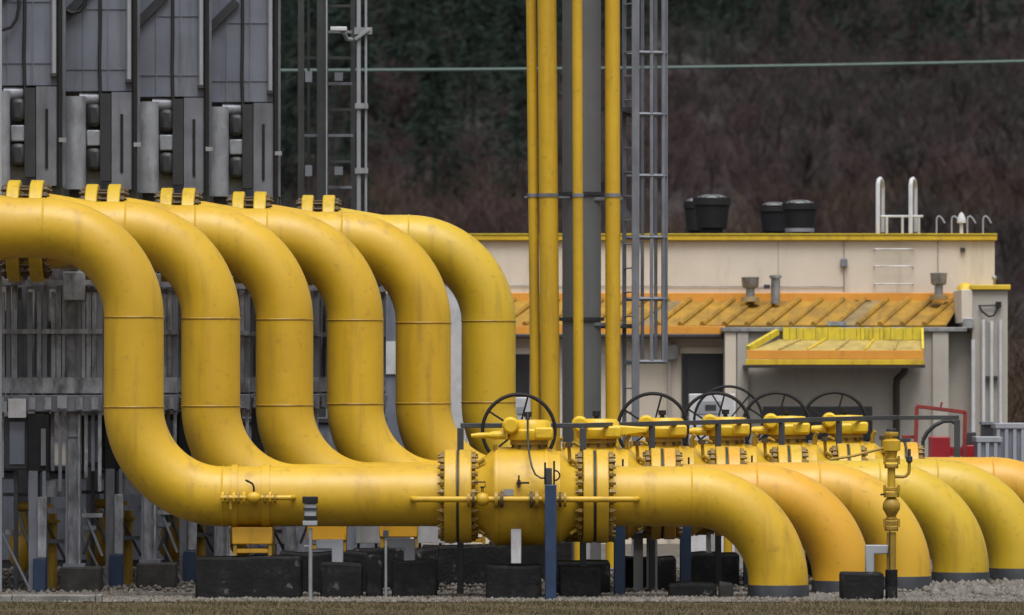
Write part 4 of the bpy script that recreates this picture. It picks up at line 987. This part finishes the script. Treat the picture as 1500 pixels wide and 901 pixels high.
def cowl(px, ytop, ybot, w, Y, lab):
    t = thing('vent_cowl', (PX(px, Y), Y, PZ(ybot, Y)), lab, 'vent', 'zinc vent cowls on the lean-to roof')
    r_ = w/2/S(Y); H = PZ(ytop, Y)-PZ(ybot, Y); z0 = PZ(ybot, Y)-0.05
    plathe(t, 'neck', 'zinc', (PX(px, Y), Y, z0), (0, 0, 1), [(0, r_*0.5), (H*0.55, r_*0.5)], 18)
    plathe(t, 'cowl', 'zinc', (PX(px, Y), Y, z0), (0, 0, 1), [(H*0.5, r_*0.6), (H*0.55, r_*0.85), (H*0.6, r_*0.92), (H*1.0, r_), (H*1.04, r_*1.05), (H*1.05, r_*0.9), (H*1.08, 0)], 22)
    plathe(t, 'skirt', 'lichen_roof', (PX(px, Y), Y, z0), (0, 0, 1), [(-0.05, r_*1.1), (0.02, r_*1.0), (0.03, r_*0.5)], 18)
cowl(1099, 403, 433, 26, 106.6, 'zinc vent cowl on the left of the lean-to roof')
cowl(1375, 397, 430, 25, 106.6, 'zinc vent cowl at the right end of the lean-to roof')
t = thing('flue_pipe', (PX(1136, 106.6), 106.6, uz(440)), 'slim zinc flue pipe next to the left vent cowl', 'flue')
plathe(t, 'tube', 'zinc', (PX(1136, 106.6), 106.6, 0), (0, 0, 1), [(uz(445), 0.075), (uz(408), 0.075), (uz(408), 0.10), (uz(404), 0.10), (uz(403), 0)], 16)
pxbox(t, 'side_nozzle', 'grey_dark', 1119, 1128, 417, 423, 106.56, 0.08)

# ------------------------------------------------------------------ yard in front of the building
t = thing('dark_trough', (PX(1198, 99), 99, 0), 'long dark panel standing behind the farthest handwheels', 'panel')
pxbox(t, 'panel', 'black', 1118, 1278, 595, 645, 99, 0.25, 0.01)
for px in (1124, 1268): pxbox(t, 'leg', 'grey_dark', px, px+6, 645, 860, 99.08, 0.06, z0=-0.05)
t = thing('notice_cabinet', (PX(1043, 98), 98, 0), 'white cabinet with a small grey notice in front of the dark door', 'cabinet')
pxbox(t, 'case', 'white_paint', 1010, 1077, 577, 690, 98, 0.5, 0.015, z0=-0.02)
pxbox(t, 'notice', 'grey_light', 1022, 1056, 588, 606, 97.985, 0.014)
pxbox(t, 'notice_mark', 'grey_dark', 1033, 1049, 593, 601, 97.978, 0.006)
t = thing('notice_cabinet', (PX(770, 98), 98, 0), 'white box glimpsed behind the handwheel of the nearest valve', 'cabinet')
pxbox(t, 'case', 'white_paint', 755, 782, 582, 690, 98, 0.4, 0.015, z0=-0.02)
pxbox(t, 'notice', 'grey_light', 757, 768, 596, 606, 97.985, 0.014)
# red skid
YG = 97.0
t = thing('red_skid', (PX(1398, YG), YG, 0), 'red steel skid box behind the farthest outlet pipe', 'skid')
pxbox(t, 'case', 'red_paint', 1364, 1392, 640, 700, YG, 0.7, 0.015, z0=-0.02)
pxbox(t, 'case', 'red_paint', 1413, 1432, 652, 700, YG+0.05, 0.7, 0.015, z0=-0.02)
pxbox(t, 'link_bar', 'red_paint', 1392, 1413, 655, 668, YG+0.3, 0.15)
pxbox(t, 'filler_neck', 'grey_dark', 1416, 1430, 633, 652, YG+0.1, 0.14, 0.01)
t = thing('tube_gantry', (PX(1378, YG), YG-0.2, 0), 'thin rusty red tube frame leaning above the red skid', 'frame')
Yr = YG-0.25
for a, b in (((1337, 800), (1343, 596)), ((1342, 595), (1415, 604)), ((1414, 603), (1410, 800))):
    pa_, pb_ = P(*a, Yr), P(*b, Yr)
    pa_.z = max(pa_.z, 0); sqbar(t, 'tube', 'red_rust', pa_, pb_, 0.058)
sqbar(t, 'hook', 'red_rust', P(1377, 599, Yr), P(1380, 589, Yr), 0.03)
sqbar(t, 'cross_bar', 'red_rust', P(1321, 640, Yr+0.1), P(1343, 640, Yr+0.1), 0.05)
t = thing('hose_arch', (PX(1380, YG-0.5), YG-0.5, 0), 'black curved hose arching over the red skid', 'hose')
MB().tube([P(1352, 645, YG-0.5), P(1358, 634, YG-0.5), P(1368, 624, YG-0.5), P(1382, 617, YG-0.5), P(1394, 616.5, YG-0.5), P(1401, 622, YG-0.5), P(1403, 640, YG-0.4), P(1403, 700, YG-0.4), P(1403, 790, YG-0.4)], 0.03, 8).build('hose', 'rubber', t)
MB().tube([P(1352, 645, YG-0.5), P(1351, 700, YG-0.5), P(1351, 790, YG-0.5)], 0.028, 8).build('hose_tail', 'rubber', t)
t = thing('pale_cylinder_box', (PX(1326, 96), 96, 0), 'small white box beside the standpipe top', 'box')
pxbox(t, 'case', 'white_paint', 1320, 1333, 647, 700, 96, 0.3, 0.01, z0=-0.02)
pxbox(t, 'lid', 'grey_dark', 1318, 1334, 643, 647, 95.97, 0.36)
# extra free standing handwheel valves behind the row
def wheel_stand(px, py, r, Y, lab):
    t = thing('wheel_stand', (PX(px, Y), Y, 0), lab, 'handwheel', 'extra handwheels behind the valves')
    c = P(px, py, Y); rr = r/S(Y)
    hw = MB().tube([c+Vector((math.cos(R(a)), 0, math.sin(R(a))))*rr for a in range(0, 360, 8)], 0.019, 8, closed=True).build('wheel_rim', 'black', t)
    for k in range(5):
        a = R(50+72*k)
        ptube(t, 'spoke', 'black', [c+Vector((0.03*math.cos(a), 0, 0.03*math.sin(a))), c+Vector((math.cos(a), 0, math.sin(a)))*(rr-.005)], 0.011, 6)
    plathe(t, 'hub', 'black', c-Vector((0, .06, 0)), (0, 1, 0), [(0, 0), (0, .05), (.25, .05), (.25, 0)], 14)
    ptube(t, 'pedestal', 'yellow', [(c.x, Y+0.2, -0.05), (c.x, Y+0.2, c.z+0.05)], 0.06, 12)
wheel_stand(1067, 616, 50, 90.4, 'handwheel on its own stand behind the fourth valve wheel')

# grey slatted units at the right edge
for k, (x0, x1, y0, Y, lab) in enumerate(((1432, 1466, 640, 96.0, 'left grey slatted cooler box by the right edge'), (1460, 1512, 620, 98.0, 'right grey slatted cooler box cut by the right edge'))):
    t = thing('slatted_cooler', (PX((x0+x1)/2, Y), Y, 0), lab, 'cooler', 'grey slatted coolers')
    pxbox(t, 'case', 'grey_clad', x0, x1, y0+8, 700, Y, 0.8, z0=-0.02)
    pxbox(t, 'top_frame', 'grey_light', x0-2, x1+2, y0, y0+8, Y-0.04, 0.88, 0.008)
    x = x0
    while x < x1:
        pxbox(t, 'slat', 'grey_light', x, x+5, y0+8.2, 760, Y-0.03, 0.028); x += 12
t = thing('dark_pump_box', (PX(1452, 99), 99, 0), 'small dark box on the slatted coolers by the wing wall', 'box')
pxbox(t, 'case', 'grey_dark', 1440, 1462, 622, 645, 99, 0.5, 0.01, z0=-0.02)
pxbox(t, 'lid', 'grey_steel', 1438, 1464, 618, 622, 98.97, 0.56)

# ------------------------------------------------------------------ stones and grass
def scatter_stones(name, n, xr, yr, s0, s1, m, label, zoff=0.0):
    base = np.array([(1, 0, 0), (0, 1, 0), (-1, 0, 0), (0, -1, 0), (0, 0, 0.75), (0, 0, -0.5)], float)
    tri = np.array([(0, 1, 4), (1, 2, 4), (2, 3, 4), (3, 0, 4), (1, 0, 5), (2, 1, 5), (3, 2, 5), (0, 3, 5)])
    s = RNG.uniform(s0, s1, n)**1.0
    V = base[None]*s[:, None, None]*RNG.uniform(0.65, 1.3, (n, 6, 1))
    an = RNG.uniform(0, 6.28, n); ca, sa = np.cos(an), np.sin(an)
    X = V[..., 0]*ca[:, None]-V[..., 1]*sa[:, None]; Yv = V[..., 0]*sa[:, None]+V[..., 1]*ca[:, None]
    V = np.stack([X, Yv, V[..., 2]], -1)
    px_ = RNG.uniform(*xr, n); py_ = RNG.uniform(*yr, n)
    V += np.stack([px_, py_, 0.01+zoff+s*0.2], -1)[:, None]
    Q = (tri[None]+(np.arange(n)*6)[:, None, None]).reshape(-1, 3)
    o = np_mesh(name, V.reshape(-1, 3), Q, m)
    return tag(o, label, 'gravel', kind='stuff')
scatter_stones('gravel', 20000, (-7.2, 8.4), (78.55, 81.6), 0.018, 0.045, 'stone_a', 'pale loose gravel along the foot of the pipes')
scatter_stones('gravel', 5000, (-7.5, 9.0), (81.6, 92), 0.03, 0.06, 'stone_a', 'loose gravel further back among the plinths')
scatter_stones('rubble', 700, (5.2, 8.2), (80.2, 84.5), 0.05, 0.11, 'stone_a', 'coarse pale rubble between the right-hand outlet pipes')

def grass(n, xr, yr, tufts=0):
    p = np.stack([RNG.uniform(*xr, n), RNG.uniform(*yr, n), np.full(n, 0.004)], -1)
    if tufts:
        c = np.stack([RNG.uniform(*xr, tufts), RNG.uniform(*yr, tufts)], -1)[RNG.integers(0, tufts, n)]
        p[:, :2] = c+RNG.normal(0, 0.06, (n, 2))
    h = RNG.uniform(0.015, 0.05, n)*(0.7+0.6*(np.sin(p[:, 0]*1.7+p[:, 1]*2.1) > 0.2)); w = RNG.uniform(0.004, 0.009, n)
    an = RNG.uniform(0, 6.28, n); d = np.stack([np.cos(an), np.sin(an), np.zeros(n)], -1)
    le = RNG.uniform(0, 6.28, n); lean = np.stack([np.cos(le), np.sin(le), np.zeros(n)], -1)*(h*RNG.uniform(0.2, 0.9, n))[:, None]
    up = np.stack([np.zeros(n), np.zeros(n), h], -1)
    V = np.stack([p-d*w[:, None], p+d*w[:, None], p+up+lean], 1).reshape(-1, 3)
    Q = np.arange(3*n).reshape(-1, 3)
    return tag(np_mesh('grass', V, Q, 'grass_blade'), 'short worn grass with dead brown patches along the bottom edge', 'grass', kind='stuff')
grass(60000, (-7.5, 7.8), (73.6, 78.7))
tf = grass(5000, (-6.5, 7.8), (78.6, 80.4), 60); tf.name = 'grass_tufts'; tf['label'] = 'small dry grass tufts growing in the gravel'

# ------------------------------------------------------------------ woodland on the hillside
def bare_template(r, H):
    Q = []
    def stick(a, b, ra, rb):
        d = (b-a); L_ = np.linalg.norm(d)+1e-9; d = d/L_
        ref = np.array([0, 0, 1.0]) if abs(d[2]) < 0.9 else np.array([1.0, 0, 0])
        s = np.cross(d, ref); s /= np.linalg.norm(s); t = np.cross(d, s)
        if ra > 0.035:
            for k in range(3):
                a0 = 2*math.pi*k/3; a1 = 2*math.pi*(k+1)/3
                e0 = s*math.cos(a0)+t*math.sin(a0); e1 = s*math.cos(a1)+t*math.sin(a1)
                Q.append([a+e0*ra, a+e1*ra, b+e1*rb, b+e0*rb])
        else:
            an = r.uniform(0, 3.14); e = s*math.cos(an)+t*math.sin(an)
            Q.append([a-e*ra, a+e*ra, b+e*rb, b-e*rb])
    def grow(a, d, L_, ra, lev):
        b = a+d*L_; stick(a, b, ra, ra*0.6)
        if lev == 0: return
        n = (7, 5, 5, 7)[lev-1] if lev <= 4 else 5
        for k in range(n):
            f = r.uniform(0.3, 1.0); p = a+(b-a)*f
            v = r.normal(0, 1, 3); v[2] = abs(v[2])*0.6+0.25; v /= np.linalg.norm(v)
            nd = d*r.uniform(0.35, 0.8)+v*0.8; nd /= np.linalg.norm(nd)
            grow(p, nd, L_*r.uniform(0.45, 0.75), max(ra*0.5, 0.011), lev-1)
    grow(np.zeros(3), np.array([r.normal(0, .05), r.normal(0, .05), 1.0]), H*0.42, H*0.014, 4)
    return np.array(Q)
def conifer_template(r, H):
    Q = []
    for k in range(3):
        a0 = 2*math.pi*k/3; a1 = 2*math.pi*(k+1)/3; ra = H*0.014
        e0 = np.array([math.cos(a0), math.sin(a0), 0]); e1 = np.array([math.cos(a1), math.sin(a1), 0])
        Q.append([e0*ra, e1*ra, e1*0.01+[0, 0, H*0.97], e0*0.01+[0, 0, H*0.97]])
    for j in range(3000):
        f = r.random()**0.8; z = H*(0.08+0.9*f)
        lobe = 0.75+0.35*math.sin(f*37+r.normal(0, .6))
        an = r.uniform(0, 6.28)+0.8*math.sin(f*9)
        Rr = H*0.23*(1-f)**0.75*lobe*r.uniform(0.25, 1.0)**0.6+0.05
        c = np.array([math.cos(an)*Rr, math.sin(an)*Rr, z-0.22*Rr])
        u2 = np.array([math.cos(an), math.sin(an), -0.35])*r.uniform(0.15, 0.38)+r.normal(0, .09, 3)
        w2 = r.normal(0, .026, 3)
        Q.append([c-w2, c+w2*0.9, c+u2+w2*0.4, c+u2-w2*0.5])
    return np.array(Q)
r = np.random.default_rng(21)
BT = [bare_template(r, 9.0) for _ in range(4)]
CT = [conifer_template(r, 10.0) for _ in range(4)]
def plant(name, spots, temps, m, label, hs_):
    VV = []
    for (x, y) in spots:
        T = temps[r.integers(len(temps))]; s = r.uniform(*hs_); a = r.uniform(0, 6.28); ca, sa = math.cos(a), math.sin(a)
        sx = s*r.uniform(0.85, 1.25)
        X = (T[..., 0]*ca-T[..., 1]*sa)*sx+x; Yv = (T[..., 0]*sa+T[..., 1]*ca)*sx+y; Zv = T[..., 2]*s+float(hill_z(np.array(x), np.array(y)))-0.15
        VV.append(np.stack([X, Yv, Zv], -1).reshape(-1, 3))
    V = np.concatenate(VV); Q = np.arange(len(V)).reshape(-1, 4)
    return tag(np_mesh(name, V, Q, m), label, 'woodland', kind='stuff')
con, bare, low = [], [], []
for _ in range(6000):
    y = 236+254*r.random()**0.85; hw_ = 0.079*y+5; x = r.uniform(-hw_*0.75, hw_)
    px = 750+x*F/y; pyb = HOR-(float(hill_z(np.array(x), np.array(y)))-CZ)*F/y
    dense = ((px < 790) and pyb < 380 and px > 380) or pyb < 170
    if dense and r.random() < (0.7 if px < 1150 else 0.3): con.append((x, y))
    else: bare.append((x, y))
def thin(pts, dmin, nmax):
    out = []
    for p in pts:
        if all((p[0]-q[0])**2+((p[1]-q[1])*0.6)**2 > dmin*dmin for q in out): out.append(p)
        if len(out) >= nmax: break
    return out
con = thin(con, 2.4, 190); bare = thin(bare, 2.4, 390)
plant('conifer_wood', con, CT, 'needles', 'dark conifer wood high on the hillside behind the plant', (0.65, 1.15))
patch = lambda p: math.sin(p[0]*0.21+1.3)+math.sin(p[1]*0.045+p[0]*0.1)+0.7*r.normal()
bp_ = [(p, patch(p)) for p in bare]
plant('bare_wood', [p for p, v in bp_ if v > -0.1], BT, 'twigs', 'leafless purple brown wood covering the hillside', (0.40, 0.78))
plant('bare_wood', [p for p, v in bp_ if v <= -0.1], BT, 'twigs_grey', 'leafless grey brown wood mixed into the hillside', (0.45, 0.85))
low = [(PX(r.uniform(480, 800), y), y) for y in r.uniform(288, 318, 90)] + [(PX(r.uniform(900, 1600), y), y) for y in r.uniform(285, 300, 60)]
def shrub_template(r, H, n):
    Q = []
    for k in range(n):
        b0 = np.array([*r.normal(0, H*0.22, 2), 0]); d = np.array([*r.normal(0, .33, 2), 1.0]); d /= np.linalg.norm(d)
        p0 = b0+d*H*r.uniform(0, .5); p1 = p0+(d+r.normal(0, .28, 3))*H*r.uniform(.15, .4)
        e = r.normal(0, 1, 3)*0.012
        Q.append([p0-e, p0+e, p1+e*.5, p1-e*.5])
    return np.array(Q)
BL = [shrub_template(r, 3.2, 420) for _ in range(3)]
und = []
for _ in range(420):
    y = 238+250*r.random(); hw_ = 0.079*y+4; und.append((r.uniform(-hw_*0.7, hw_), y))
plant('undergrowth', und, BL, 'twigs', 'brown leafless undergrowth among the trees of the hillside', (0.7, 1.4))
plant('dry_scrub', low, BL, 'twigs_warm', 'dry brown scrub at the foot of the wooded hill', (0.7, 1.2))
edge = [(PX(r.uniform(1478, 1640), y), y) for y in r.uniform(128, 190, 26)]
plant('dry_thicket', edge, BT, 'twigs_warm', 'brown leafless thicket beside the right end of the building', (0.35, 0.72))
